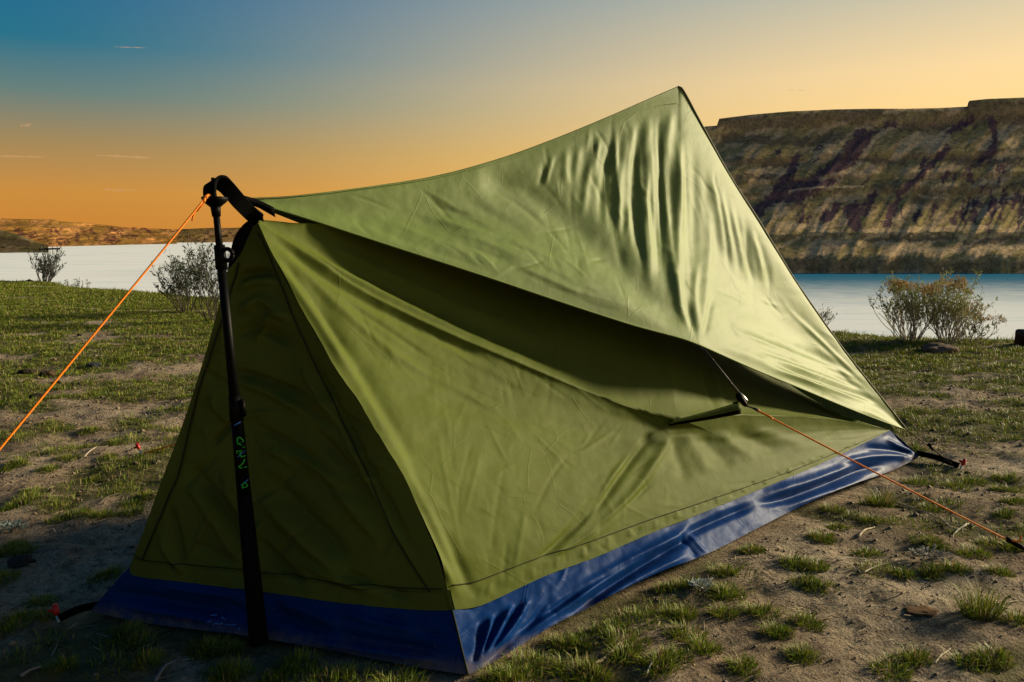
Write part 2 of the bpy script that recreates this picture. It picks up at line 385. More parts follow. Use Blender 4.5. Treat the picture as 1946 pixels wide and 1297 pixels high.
refl_mask = tnode(t, 'ShaderNodeMath', operation='MULTIPLY'); t.links.new(mrange(yy.outputs[0], 440, 800), refl_mask.inputs[0]); t.links.new(mrange(sx_.outputs[0], -250, 120), refl_mask.inputs[1])
mc = tnode(t, 'ShaderNodeMix', data_type='RGBA'); t.links.new(refl_mask.outputs[0], mc.inputs['Factor']); mc.inputs['A'].default_value = (.94, .98, 1.0, 1); mc.inputs['B'].default_value = (.03, .17, .30, 1)   # glare as near-white, cliff reflection as a blue band, both in the base colour
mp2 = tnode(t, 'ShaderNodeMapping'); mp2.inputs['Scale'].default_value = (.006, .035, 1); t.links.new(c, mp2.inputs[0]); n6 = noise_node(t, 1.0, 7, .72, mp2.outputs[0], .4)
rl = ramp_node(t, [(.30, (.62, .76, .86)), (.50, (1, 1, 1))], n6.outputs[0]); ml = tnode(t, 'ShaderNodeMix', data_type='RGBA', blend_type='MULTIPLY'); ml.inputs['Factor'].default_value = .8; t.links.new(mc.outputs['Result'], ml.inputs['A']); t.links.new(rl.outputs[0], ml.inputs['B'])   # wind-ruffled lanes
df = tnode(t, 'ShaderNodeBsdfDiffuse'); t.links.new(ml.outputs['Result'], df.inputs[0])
pd = bump(t, None, n1.outputs[0], .45, .35); t.links.new(pd, df.inputs['Normal'])
gl = tnode(t, 'ShaderNodeBsdfGlossy'); gl.inputs['Roughness'].default_value = .16; gl.inputs[0].default_value = (.95, .97, 1, 1); t.links.new(p, gl.inputs['Normal'])
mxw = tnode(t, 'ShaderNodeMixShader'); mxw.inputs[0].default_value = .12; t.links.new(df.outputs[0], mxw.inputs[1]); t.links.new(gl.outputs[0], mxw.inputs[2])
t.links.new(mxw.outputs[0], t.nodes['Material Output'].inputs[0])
wx = np.concatenate([-np.geomspace(12000, 50, 30), np.linspace(-40, 40, 9), np.geomspace(50, 12000, 30)]); wy = np.concatenate([np.linspace(5, 100, 10), np.geomspace(110, 14000, 40)])
X, Y = np.meshgrid(wx, wy, indexing='ij')
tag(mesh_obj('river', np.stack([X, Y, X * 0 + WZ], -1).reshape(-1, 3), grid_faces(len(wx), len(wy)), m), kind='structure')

# ---- hills and cliffs
def rock_mat(name, sc):
    m, t, b = newmat(name)
    at = tnode(t, 'ShaderNodeAttribute'); at.attribute_name = 'col'
    c = t.nodes.new('ShaderNodeTexCoord').outputs['Object']
    n2 = noise_node(t, .14 * sc, 6, .75, c); n3 = noise_node(t, .5 * sc, 5, .8, c)
    v = ramp_node(t, [(.30, (.30, .28, .28)), (.50, (1, 1, 1)), (.72, (1.5, 1.42, 1.3))], n3.outputs[0])
    v2 = ramp_node(t, [(.34, (.45, .43, .43)), (.50, (1, 1, 1)), (.66, (1.35, 1.3, 1.2))], n2.outputs[0])
    mul = tnode(t, 'ShaderNodeMix', data_type='RGBA', blend_type='MULTIPLY'); mul.inputs['Factor'].default_value = .85
    t.links.new(at.outputs['Color'], mul.inputs['A']); t.links.new(v.outputs[0], mul.inputs['B'])
    mu2 = tnode(t, 'ShaderNodeMix', data_type='RGBA', blend_type='MULTIPLY'); mu2.inputs['Factor'].default_value = .9
    t.links.new(mul.outputs['Result'], mu2.inputs['A']); t.links.new(v2.outputs[0], mu2.inputs['B'])
    t.links.new(mu2.outputs['Result'], b.inputs['Base Color']); b.inputs['Roughness'].default_value = 1; b.inputs['Specular IOR Level'].default_value = .02
    p = bump(t, None, n2.outputs[0], .6, 2.0 / sc); bump(t, b, n3.outputs[0], .7, .7 / sc, p)
    return m
M['cliff'] = rock_mat('cliff_slope', 1.0); M['farhill'] = rock_mat('far_slope', .4)
GRASSC = np.array([.22, .185, .080]); TANC = np.array([.38, .290, .165]); ROCKC = np.array([.125, .098, .060]); TALUSC = np.array([.080, .048, .062])
def streaks(px, py, lines, warp_=5.0, wl=16.0, seed=0):
    """ragged-edged mask of the given dark patches (centre line, width) in outline coordinates"""
    wx = px + warp_ * fbm(px / wl, py / wl, 3, seed + 1); wy = py + warp_ * fbm(px / wl + 40, py / wl, 3, seed + 2); msk = np.zeros(px.shape)
    for pts, w in lines:
        p = smooth_path(pts, 10) if len(pts) > 2 else line(np.array(pts[0], float), np.array(pts[1], float), 4)
        best = np.full(px.shape, 1e9)
        for k in range(len(p) - 1):
            d = p[k + 1] - p[k]; t_ = np.clip(((wx - p[k, 0]) * d[0] + (wy - p[k, 1]) * d[1]) / (d @ d + 1e-9), 0, 1)
            best = np.minimum(best, np.hypot(wx - p[k, 0] - t_ * d[0], wy - p[k, 1] - t_ * d[1]))
        msk = np.maximum(msk, 1 - sstep(w * .40, w * .62, best + w * .22 * fbm(px / 5, py / 7, 2, seed + 5)))
    return msk
def cliff(name, sil, Yb, depth, nu, nv, bands, seed, amp, mat, gully=1.0, base_z=WZ - 2, rocks=(), talus=(), tint=1.0, lights=(), rockthr=.62, shear=3.2):
    """a valley side: outline points of its brow give the height, bands the steep rock steps (height fraction, thickness)"""
    sx = np.array([p[0] for p in sil], float); sy = np.array([p[1] for p in sil], float)
    px = np.linspace(sx[0], sx[-1], nu); py = np.interp(px, sx, sy); w = np.linspace(0, 1, nv)
    kk = np.exp(-.5 * (np.arange(-60, 61) / 22) ** 2); kk /= kk.sum(); pys = np.convolve(np.pad(py, 60, mode='edge'), kk, 'valid')
    Ybx = np.interp(px, [q[0] for q in Yb], [q[1] for q in Yb]); shn = Ybx * (.016 * fbm(px / 90, px * 0 + seed, 2, seed + 70) + .001 * pnoise(px / 9, px * 0 + seed, seed + 71))
    hs = np.linspace(0, 1, 400); slope = np.full(400, 1.0)
    for hc, th in bands: slope *= 1 - .90 * np.exp(-((hs - hc) / th) ** 4)
    run = np.concatenate([[0], np.cumsum((slope[1:] + slope[:-1]) / 2)]); run /= run[-1]
    G = np.zeros((nu, nv, 3))
    for i in range(nu):
        rr = ray(px[i], py[i]); Yt = Ybx[i] + depth; top = O3 + rr * Yt; Hh = top[2] - base_z; xx = top[0] / amp
        wob = .06 * pnoise(xx * .005, 0.3 + seed, seed) + .012 * pnoise(xx * .022, 7.3, seed)
        f = np.clip(np.interp(w, run, hs) + wob * np.sin(math.pi * w), 0, 1); env = np.sin(math.pi * f) ** .6
        gl = fbm(xx * .014 - f * shear, f * .8, 4, seed + 2); gl2 = fbm(xx * .06 - f * shear * 2, f * 2.5, 3, seed + 4)
        y = Ybx[i] + depth * w + shn[i] * np.clip(1 - f * 6, 0, 1) + gully * env * amp * (20 * gl + 7 * gl2)
        G[i, :, 0] = rr[0] * y; G[i, :, 1] = y; Hs = (O3 + ray(px[i], pys[i]) * Yt)[2] - base_z; G[i, :, 2] = base_z + Hs * f + (Hh - Hs) * sstep(.84, .95, f)
    nrm = grid_normals(G); P = proj(G); X, Y = P[..., 0], P[..., 1]
    k = sstep(-.25, .45, fbm((X + 1.5 * Y) / 48, Y / 45, 4, seed + 31) + .5 * fbm((X + 1.2 * Y) / 12, Y / 12, 3, seed + 33))[..., None]
    colr = GRASSC * (1 - k) + TANC * k
    steep = 1 - sstep(.40, rockthr, np.abs(nrm[..., 2]) + .14 * fbm(X / 9, Y / 6, 3, seed + 40))
    steep = steep * sstep(-.15, .35, fbm(X / 45, Y / 30, 3, seed + 44))
    rk = np.maximum(steep * .75, streaks(X, Y, rocks, 6, 18, seed + 50) * .8 if rocks else 0)[..., None]; colr = colr * (1 - rk) + ROCKC * rk
    if talus: tl = (streaks(X, Y, talus, 7, 15, seed + 60) * .92)[..., None]; colr = colr * (1 - tl) + TALUSC * tl
    if lights: lm = (streaks(X, Y, lights, 3, 18, seed + 80) * .6)[..., None]; colr = colr * (1 - lm) + TANC * 1.35 * lm
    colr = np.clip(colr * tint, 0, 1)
    back = G[:, -1:].copy(); back[..., 1] += depth * 2.2; back[..., 0] *= (back[..., 1] / (back[..., 1] - depth * 2.2)); back[..., 2] -= 2
    G = np.concatenate([G, back], 1); colr = np.concatenate([colr, colr[:, -1:]], 1)
    return tag(mesh_obj(name, G.reshape(-1, 3), grid_faces(G.shape[0], G.shape[1]), mat, None, True, colr.reshape(-1, 3)), kind='structure')
def shoreY(py): return (CAMH - WZ) * F / (py - HZ)
# high basalt valley wall on the far bank at the right
sil_r = [(560, 446), (700, 438), (850, 415), (980, 372), (1090, 330), (1200, 290), (1300, 262), (1338, 241), (1363, 239), (1366, 226), (1430, 218), (1500, 212), (1580, 208.5), (1650, 207), (1720, 207), (1785, 205.5), (1838, 203), (1841, 192), (1875, 188.5), (1946, 185.5), (2010, 186), (2060, 200), (2130, 235), (2230, 330), (2330, 420)]
r_ = random.Random(5)
tal = [([(1640, 266), (1612, 300), (1580, 330), (1530, 362), (1500, 372)], 34), ([(1600, 310), (1560, 340), (1520, 368)], 30), ([(1516, 296), (1500, 330), (1470, 368), (1440, 398)], 16), ([(1510, 350), (1470, 380), (1436, 402)], 18), ([(1884, 232), (1893, 262), (1882, 292), (1862, 308)], 15),
       ([(1645, 262), (1620, 280)], 8), ([(1800, 283), (1765, 318), (1730, 352), (1712, 372)], 12), ([(1725, 350), (1700, 385), (1685, 425)], 13), ([(1625, 395), (1625, 428)], 24), ([(1612, 398), (1640, 402)], 20), ([(1660, 372), (1650, 400)], 12), ([(1592, 392), (1570, 415)], 17), ([(1524, 398), (1520, 425)], 7), ([(1538, 410), (1540, 432)], 5),
       ([(1745, 407), (1738, 418)], 11), ([(1690, 415), (1684, 432)], 13), ([(1855, 382), (1848, 418)], 11), ([(1884, 368), (1886, 412)], 9), ([(1906, 365), (1900, 415)], 6), ([(1846, 318), (1842, 345)], 11), ([(1815, 328), (1816, 338)], 8), ([(1822, 405), (1812, 420)], 10), ([(1832, 412), (1834, 422)], 9), ([(1478, 285), (1480, 296)], 9), ([(1548, 285), (1560, 280)], 7), ([(1650, 256), (1700, 235)], 9), ([(1800, 252), (1850, 225)], 12), ([(1925, 400), (1930, 372)], 6)]
for k in range(26):
    x = r_.uniform(1500, 1946); y = r_.uniform(300, 425); tal.append(([(x, y), (x - r_.uniform(0, 12), y + r_.uniform(6, 26))], r_.uniform(3, 7)))
for k in range(14):
    x = r_.uniform(1830, 2000); y = r_.uniform(365, 390); tal.append(([(x, y), (x - r_.uniform(2, 10), y + r_.uniform(15, 40))], r_.uniform(3, 6)))
rocks = [([(1368, 232), (1440, 234), (1520, 230), (1600, 222), (1700, 212)], 22), ([(1380, 262), (1470, 268), (1560, 268), (1600, 260)], 16), ([(1400, 305), (1490, 310)], 16), ([(1400, 340), (1470, 335)], 10), ([(1518, 362), (1570, 362), (1620, 358)], 15), ([(1640, 302), (1680, 306), (1715, 308)], 17), ([(1660, 360), (1700, 352), (1740, 350)], 17), ([(1740, 362), (1800, 364), (1830, 358)], 14), ([(1770, 300), (1830, 305), (1890, 310), (1990, 306)], 16), ([(1850, 362), (1920, 352), (1990, 350)], 12),
         ([(1720, 240), (1800, 235), (1870, 225), (1990, 225)], 22), ([(1840, 205), (1900, 205), (2000, 210)], 24), ([(1530, 451), (1560, 447), (1600, 449)], 11), ([(1648, 454), (1720, 453), (1810, 452)], 12), ([(1835, 466), (1880, 458), (1935, 452)], 10), ([(1480, 503), (1600, 502), (1700, 503), (1760, 500)], 26), ([(1760, 510), (1850, 504), (1990, 506)], 15), ([(1850, 390), (1900, 388), (1990, 380)], 8), ([(1500, 393), (1530, 390)], 10), ([(1690, 300), (1760, 296)], 8), ([(1740, 382), (1800, 386)], 14)]
cliff('valley_wall', sil_r, [(500, shoreY(505)), (1250, shoreY(519)), (2400, shoreY(519))], 215, 760, 280,
      [(.05, .045), (.205, .016), (.46, .026), (.55, .018), (.68, .02), (.93, .055)], 3, 1.0, M['cliff'], .36, WZ - 2, rocks, tal, np.array([1.95, 1.80, 1.80]), [([(1500, 362), (1560, 357), (1640, 354)], 4), ([(1478, 474), (1520, 452), (1560, 443), (1600, 441)], 5), ([(1620, 474), (1650, 452), (1700, 447), (1800, 446)], 5), ([(1700, 470), (1800, 476), (1946, 470)], 8), ([(1836, 468), (1870, 452), (1946, 440)], 5), ([(1560, 340), (1620, 322), (1650, 280), (1680, 250)], 9), ([(1640, 440), (1760, 436), (1900, 432)], 10), ([(1700, 300), (1740, 270), (1800, 262)], 16), ([(1900, 260), (1930, 280), (1900, 300)], 14), ([(1480, 430), (1560, 432)], 12), ([(1680, 215), (1740, 208), (1790, 207)], 7)])
# far hills at the left: the bank runs away from the camera, so its face catches the low sun
sil_f = [(-900, 400), (-650, 388), (-420, 395), (-200, 410), (-60, 415), (0, 415.5), (60, 417), (104, 417.5), (112, 421), (160, 424), (230, 431), (290, 434.5), (335, 436.5)]
r_ = random.Random(9)
tf_ = [([(x, y), (x + r_.uniform(8, 26), y + r_.uniform(4, 12))], r_.uniform(1.5, 4)) for x, y in [(r_.uniform(20, 340), r_.uniform(430, 456)) for _ in range(46)]]
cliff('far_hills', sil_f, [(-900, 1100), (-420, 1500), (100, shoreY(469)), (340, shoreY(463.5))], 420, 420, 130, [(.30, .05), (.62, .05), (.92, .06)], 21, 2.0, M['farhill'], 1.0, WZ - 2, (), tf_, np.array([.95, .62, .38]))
sil_g = [(250, 441), (300, 437.5), (340, 436), (375, 434.5), (400, 433.3), (440, 433.5), (520, 430), (640, 431), (800, 433), (1000, 431), (1250, 434), (1500, 440)]
cliff('distant_hills', sil_g, [(200, shoreY(462)), (800, shoreY(459)), (1500, shoreY(459))], 500, 320, 60, [(.4, .06), (.9, .06)], 23, 2.4, M['farhill'], 1.0, WZ - 2, (), [([(x, y), (x + 14, y + 6)], 2.5) for x, y in [(r_.uniform(320, 460), r_.uniform(440, 455)) for _ in range(12)]], np.array([.8, .62, .5]))
sil_s = [(-420, 432), (-160, 428), (-60, 431), (0, 437), (22, 443), (40, 447), (47, 450), (60, 459), (74, 466), (84, 471), (92, 474)]
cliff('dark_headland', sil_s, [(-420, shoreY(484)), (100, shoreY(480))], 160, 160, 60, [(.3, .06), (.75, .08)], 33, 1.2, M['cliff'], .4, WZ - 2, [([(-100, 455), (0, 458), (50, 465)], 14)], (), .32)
# small landing at the tip of the headland
pr = empty('river_landing', atY(98, 474, shoreY(481)), 'low dark landing at the tip of the headland across the river', 'jetty')
Yp = shoreY(480)
mb = MB(); p0 = atY(78, 475, Yp); p1 = atY(111, 474, Yp)
mb.ribbon(line(p0, p1, 4) + np.array([0, 0, 1.0]), (0, 1, 0), 14, 3.2); mb.build('deck', M['pole'], pr, False)
for px in (82, 91, 100, 109):
    mb = MB(); q = atY(px, 476, Yp - 3); mb.tube([q + [0, 0, -8], q + [0, 0, 9 if px != 91 else 6]], .55, 6); mb.build('piling', M['pole'], pr)

# ---- clouds and vapour trails, far off
m, t, b = newmat('cloud_wisp')
c = t.nodes.new('ShaderNodeTexCoord').outputs['Object']
lw = tnode(t, 'ShaderNodeLayerWeight'); lw.inputs['Blend'].default_value = .45
nn = noise_node(t, .012, 5, .6, c); mu = tnode(t, 'ShaderNodeMath', operation='MULTIPLY')
iv = tnode(t, 'ShaderNodeMath', operation='SUBTRACT'); iv.inputs[0].default_value = 1; t.links.new(lw.outputs['Facing'], iv.inputs[1])
pw = tnode(t, 'ShaderNodeMath', operation='POWER'); t.links.new(iv.outputs[0], pw.inputs[0]); pw.inputs[1].default_value = 2.5
t.links.new(pw.outputs[0], mu.inputs[0]); t.links.new(nn.outputs[0], mu.inputs[1])
m2 = tnode(t, 'ShaderNodeMath', operation='MULTIPLY'); t.links.new(mu.outputs[0], m2.inputs[0]); m2.inputs[1].default_value = .55
df = tnode(t, 'ShaderNodeBsdfDiffuse'); df.inputs[0].default_value = (.52, .36, .26, 1); tl_ = tnode(t, 'ShaderNodeBsdfTranslucent'); tl_.inputs[0].default_value = (.52, .36, .26, 1)
ad = tnode(t, 'ShaderNodeAddShader'); t.links.new(df.outputs[0], ad.inputs[0]); t.links.new(tl_.outputs[0], ad.inputs[1])
tp_ = tnode(t, 'ShaderNodeBsdfTransparent'); mxs = tnode(t, 'ShaderNodeMixShader'); t.links.new(m2.outputs[0], mxs.inputs[0]); t.links.new(tp_.outputs[0], mxs.inputs[1]); t.links.new(ad.outputs[0], mxs.inputs[2])
t.links.new(mxs.outputs[0], t.nodes['Material Output'].inputs[0])
M['cloud'] = m
def wisp(name, px0, px1, py, thick, label, cat, slope=0.0, seed=0):
    Y = 16000; n = 40; cx = (px0 + px1) / 2
    base = atY(cx, py, Y); pts = []; rad = []
    for k in range(n):
        s = k / (n - 1); pxx = px0 + (px1 - px0) * s
        pts.append(atY(pxx, py + slope * (s - .5) + thick * .10 * math.sin(s * 5 + seed), Y) - base)
        rad.append(max(.02, thick * math.sin(math.pi * s) ** .7 * (.8 + .3 * math.sin(s * 17 + seed * 2))) * Y / F * .5)
    V, Fc = tube_data(pts, rad, 14); V = V + base
    o = mesh_obj(name, V, Fc, M['cloud']); return tag(o, label, cat)
wisp('contrail', 216, 282, 90.5, 2.6, 'short white vapour trail in the blue sky, upper left', 'contrail', 3, 1)
wisp('contrail', 1490, 1545, 172.5, 2.4, 'short pale vapour trail above the cliff, right of the tent peak', 'contrail', 2, 2)
wisp('cloud', -40, 92, 298, 6.5, 'thin dark cloud streak at the left edge of the sky', 'cloud', 0, 3)
wisp('cloud', 178, 300, 298, 6, 'thin orange cloud streak left of the pole top', 'cloud', 4, 4)
wisp('cloud', 36, 62, 238, 8, 'tiny pink cloud puff above the dark streak at left', 'cloud', -4, 5)
wisp('cloud', 195, 262, 361, 7, 'faint orange cloud smear low over the far hills', 'cloud', 3, 6)

# ================================================================== TENT
POLE_B = gnd(497, 1222)
P1 = atY(487, 417, 1.80); P2 = atY(1288, 167, 2.80); P2i = P2 + np.array([-.05, .03, -.14])
Mf = atY(1332, 657, 2.33)                               # fly pull-out
Cf = atY(1722, 817, 3.16)                               # fly rear corner
F0 = atY(466, 379, 1.83)
A1 = gnd(246, 1078, .11); B1 = gnd(858, 1160, .10); C1 = gnd(1692, 818, .13); D1 = D + np.array([0, -.05, .12])
K = atY(1408, 771, 2.33); Wp = atY(1292, 800, 2.29)     # wall pull-out tab tip and where it is sewn
def dirx(a, b): v = np.asarray(b) - np.asarray(a); return v / np.linalg.norm(v)
center = (A + B + C + D) / 4
tent = empty('tent', (center[0], center[1], 0), 'olive green ridge tent with blue floor pitched on a trekking pole', 'tent')
fly = empty('rain_fly', (center[0], center[1], 0), 'pale olive rain fly stretched over the tent up to its tall peak', 'rain fly')

# ---- rain fly, side towards the camera
nE = 230
top1 = pixcurve([(466, 379), (560, 374), (700, 357), (830, 336), (950, 303), (1050, 267), (1150, 226), (1230, 191), (1288, 166)], F0[1], P2[1], nE)
top2 = pixcurve([(1288, 166), (1299, 174), (1334, 239), (1387, 335), (1438, 414), (1481, 485), (1521, 549), (1597, 657), (1660, 738), (1722, 816)], P2[1], Cf[1], nE)
bot1 = pixcurve([(466, 380), (511, 394), (600, 421), (735, 465), (871, 509), (950, 535), (1077, 578), (1204, 619), (1290, 642), (1332, 657)], F0[1], Mf[1], nE)
bot2 = pixcurve([(1332, 657), (1431, 701), (1528, 741), (1624, 781), (1693, 807), (1722, 817)], Mf[1], Cf[1], nE)
T = np.concatenate([top1, top2[1:]]); Bt = np.concatenate([bot1, bot2[1:]])
NVF = 250
G = ruled(Bt, T, NVF)
# the cloth sags inwards between ridge and hem; a soft hollow runs from the pull-out towards the ridge
uu = np.linspace(0, 1, G.shape[0])[:, None]; vv = np.linspace(0, 1, NVF)[None]
def usmooth(G, sg):
    k = np.exp(-.5 * (np.arange(-4 * sg, 4 * sg + 1) / sg) ** 2); k /= k.sum(); P = np.concatenate([np.repeat(G[:1], 4 * sg, 0), G, np.repeat(G[-1:], 4 * sg, 0)])
    return sum(k[i] * P[i:i + len(G)] for i in range(len(k)))
endw = np.minimum(1, np.minimum(uu, 1 - uu) * 6)
wS = (np.sin(math.pi * vv) ** .35 * endw)[..., None]; G = G * (1 - wS) + usmooth(G, 24) * wS
sag = -.040 * np.sin(math.pi * vv) ** 2 * np.sin(math.pi * uu) ** .8
G = G + grid_normals(G) * sag[..., None]
ff = []
# long drapes hanging from the peak
for pts, w, a in [([(1291, 230), (1290, 330), (1285, 440), (1287, 540), (1310, 625)], 13, 11), ([(1264, 260), (1256, 360), (1257, 470), (1276, 580)], 15, -8),
                  ([(1240, 260), (1226, 390), (1230, 500), (1250, 570)], 11, 7), ([(1212, 240), (1203, 330), (1203, 440), (1222, 530)], 15, -8),
                  ([(1190, 250), (1178, 340), (1174, 450)], 11, 6), ([(1310, 250), (1320, 330), (1320, 450), (1322, 560)], 14, -6),
                  ([(1305, 560), (1318, 620), (1328, 650)], 9, -6), ([(1345, 340), (1350, 430), (1342, 540), (1337, 640)], 12, 5), ([(1275, 470), (1290, 570), (1318, 640)], 8, 5),
                  ([(1160, 270), (1146, 350), (1142, 440)], 11, -5), ([(1130, 280), (1114, 350), (1108, 420)], 10, 4.5), ([(1330, 480), (1320, 560), (1332, 640)], 8, 4), ([(1352, 560), (1344, 610), (1335, 648)], 9, -4)]: ff.append((pts, w, a, .35))
ff += fan([(1150, 255), (1300, 215)], [(1160, 470), (1320, 600)], 13, 7, 3.2, 5, 45)
ff += fan([(1330, 300), (1440, 440)], [(1372, 520), (1465, 560)], 11, 10, 7.5, 6, 3)
ff += fan([(1020, 305), (1290, 190)], [(1010, 360), (1290, 330)], 17, 9, 4.5, 6, 5)
ff += fan([(1150, 360), (1290, 330)], [(1190, 520), (1290, 560)], 7, 9, 4, 6, 15)
# tension line from the pull-out to the ridge and shallow waves in front of it
ff.append(([(1318, 645), (1230, 560), (1120, 455), (1010, 375), (900, 330)], 42, -13, .12))
ff.append(([(1325, 652), (1200, 590), (1080, 530), (960, 470), (800, 420)], 46, 9, .2))
ff += fan([(620, 405), (1000, 345)], [(990, 545), (1060, 430)], 10, 12, 2.6, 5, 8)
ff += fan([(900, 420), (980, 520)], [(1060, 480), (1130, 585)], 7, 8, 2.2, 5, 18)
ff += fan([(800, 380), (870, 490)], [(960, 430), (1010, 545)], 6, 9, 2.4, 5, 28)
# creases running into the rear corner
ff += fan([(1370, 600), (1470, 715)], [(1640, 715), (1690, 795)], 9, 9, 7.0, 5, 6)
ff += fan([(1480, 560), (1560, 690)], [(1640, 725), (1690, 790)], 6, 8, 4.0, 5, 16)
ff.append(([(1345, 655), (1450, 690), (1560, 745), (1700, 806)], 16, 6, .15))
def micro(k, box, ang, spread, lo, hi, amp, seed, w=5.0):
    r = random.Random(seed); out = []
    for _ in range(k):
        x = r.uniform(box[0], box[2]); y = r.uniform(box[1], box[3]); an = math.radians(ang) + r.gauss(0, spread); L = r.uniform(lo, hi) / 2; b_ = r.uniform(-.12, .12) * L
        out.append(([(x - L * math.cos(an), y - L * math.sin(an)), (x - b_ * math.sin(an), y + b_ * math.cos(an)), (x + L * math.cos(an), y + L * math.sin(an))], w * r.uniform(.8, 1.3), r.choice([-1, 1]) * amp * r.uniform(.4, 1.2), .45))
    return out
ff += micro(46, (560, 380, 1150, 620), 22, .35, 40, 130, 1.5, 51) + micro(40, (1040, 200, 1480, 600), 80, .3, 40, 130, 1.8, 52) + micro(26, (1380, 560, 1700, 800), 48, .3, 40, 120, 1.9, 53)
edge = np.clip(np.minimum(np.minimum(vv, 1 - vv) * 14, 1), .12, 1) * np.ones_like(uu)
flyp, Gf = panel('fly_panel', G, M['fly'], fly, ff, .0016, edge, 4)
# sewn ridge strip, hems and hip binding
def strip(name, a, b_, mat, parent, off=.002):
    Gs = np.stack([a, b_], 1); n = grid_normals(Gs); return mesh_obj(name, (Gs + n * off).reshape(-1, 3), grid_faces(len(a), 2), mat, parent)
def surf_strip(name, G, i0, i1, j0, j1, mat, parent, off=.0022):
    S = G[i0:i1, j0:j1]; S = S + grid_normals(S) * off
    return mesh_obj(name, S.reshape(-1, 3), grid_faces(S.shape[0], S.shape[1]), mat, parent)
surf_strip('ridge_seam', Gf, 3, nE, NVF - 9, NVF, M['fly'], fly, .003)
MB().tube(resample(T[:nE], 120), .0028, 6).build('ridge_binding', M['seam'], fly)
MB().tube(resample(T[nE - 1:], 120), .0050, 6).build('hip_binding', M['seam'], fly)
MB().tube(resample(Gf[:, 0], 200), .0022, 6).build('hem', M['fly'], fly)
# far side and rear of the fly
ridge_mid = (P2 + F0) / 2
axis = dirx(F0[:2], P2[:2]); perp = np.array([-axis[1], axis[0]])
def mirror(P, k=1.0):
    q = P[:2] - F0[:2]; al = q @ axis; pe = q @ perp
    r = F0[:2] + axis * al - perp * pe * k; return np.array([r[0], r[1], P[2]])
Mb = mirror(Mf, .95); Db = D + (Cf - C) * np.array([1, .2, 1])
bb1 = line(F0, Mb, nE); bb2 = line(Mb, Db, nE); hb = line(P2, Db, nE)
Gb = ruled(np.concatenate([bb1, bb2[1:]]), np.concatenate([top1, hb[1:]]), 40)
Gb = Gb - grid_normals(Gb) * (.06 * np.sin(math.pi * np.linspace(0, 1, 40))[None] ** 2 * np.sin(math.pi * np.linspace(0, 1, Gb.shape[0]))[:, None] ** 2)[..., None]; Gb[:, 1:-1] += np.array([0, .004, -.006]); panel('fly_panel', Gb, M['fly'], fly, None)
rp = ruled(line(Cf, Db, 40), np.repeat(P2[None], 40, 0), 60)
rp = rp - grid_normals(rp) * (.05 * np.sin(math.pi * np.linspace(0, 1, 60))[None, :, None]); panel('rear_fly_panel', rp + np.array([-.02, .05, -.02]), M['fly'], fly, None)
# black webbing at the front tip
mb = MB(); mb.ribbon(resample([atY(437, 377, 1.74), atY(462, 378, 1.80), atY(492, 388, 1.83), atY(522, 404, 1.85)], 14), (0, -.4, 1), np.linspace(.012, .024, 14), .004)
mb.build('tip_webbing', M['black'], fly)

# ---- inner tent: side wall towards the camera
TLpix = [(488, 418), (511, 469), (540, 526), (569, 583), (611, 654), (640, 706), (680, 762), (724, 836), (768, 908), (802, 985), (834, 1064), (860, 1160)]
TL = pixcurve(TLpix[::-1], B1[1], P1[1], 150)           # corner where the wall turns, bottom to top
nW = 380; n1 = 250
seam_s = pixcurve([(860, 1160), (918, 1149), (1033, 1096), (1130, 1060), (1250, 1008), (1310, 985), (1430, 936), (1550, 886), (1692, 818)], B1[1], C1[1], nW)
cr1 = pixcurve([(488, 418), (560, 467), (667, 540), (769, 594), (871, 642), (1000, 697), (1100, 738), (1200, 776), (1292, 800)], P1[1], Wp[1], n1)
cr2 = pixcurve([(1292, 800), (1350, 792), (1450, 790), (1560, 795), (1640, 806), (1692, 818)], Wp[1], C1[1], nW - n1 + 1)
crease = np.concatenate([cr1, cr2[1:]])
Gl = coons(seam_s, crease, resample(TL, 200), np.repeat(C1[None], 200, 0))
q_ = np.linspace(0, 1, n1)[:, None]; r1 = resample(top1, n1) + (P1 - F0) * (1 - q_) + (P2i - P2) * q_ + np.array([0, .0, -.045]) * np.sin(math.pi * q_)
r1[0] = P1; r1[-1] = P2i
q_ = np.linspace(0, 1, nW - n1 + 1)[:, None]; r2 = resample(top2, nW - n1 + 1) + (P2i - P2) * (1 - q_) + (C1 - Cf) * q_ + np.array([-.20, .16, -.16]) * np.sin(math.pi * q_) ** .7
Rt = np.concatenate([r1, r2[1:]])
Gu = ruled(crease, Rt, 60)
uW = np.linspace(0, 1, nW)[:, None]
Gu = Gu + grid_normals(Gu) * (-.065 * np.sin(math.pi * np.linspace(0, 1, 60))[None] ** .6 * np.sin(math.pi * uW))[..., None]
vL = np.linspace(0, 1, 200)[None]
Gl = Gl + grid_normals(Gl) * (-.022 * np.sin(math.pi * vL) * np.sin(math.pi * uW) ** .7)[..., None]
endw = np.minimum(1, np.minimum(uW, 1 - uW) * 8); wS = (np.minimum(1, np.linspace(0, 1, 60)[None] * 3) * np.minimum(1, (1 - np.linspace(0, 1, 60)[None]) * 5) * endw)[..., None]; Gu = Gu * (1 - wS) + usmooth(Gu, 26) * wS
wS = ((1 - vL ** 5) * np.minimum(1, vL * 5) * endw)[..., None]; Gl = Gl * (1 - wS) + usmooth(Gl, 22) * wS
G = np.concatenate([Gl, Gu[:, 1:]], 1)
wf = []
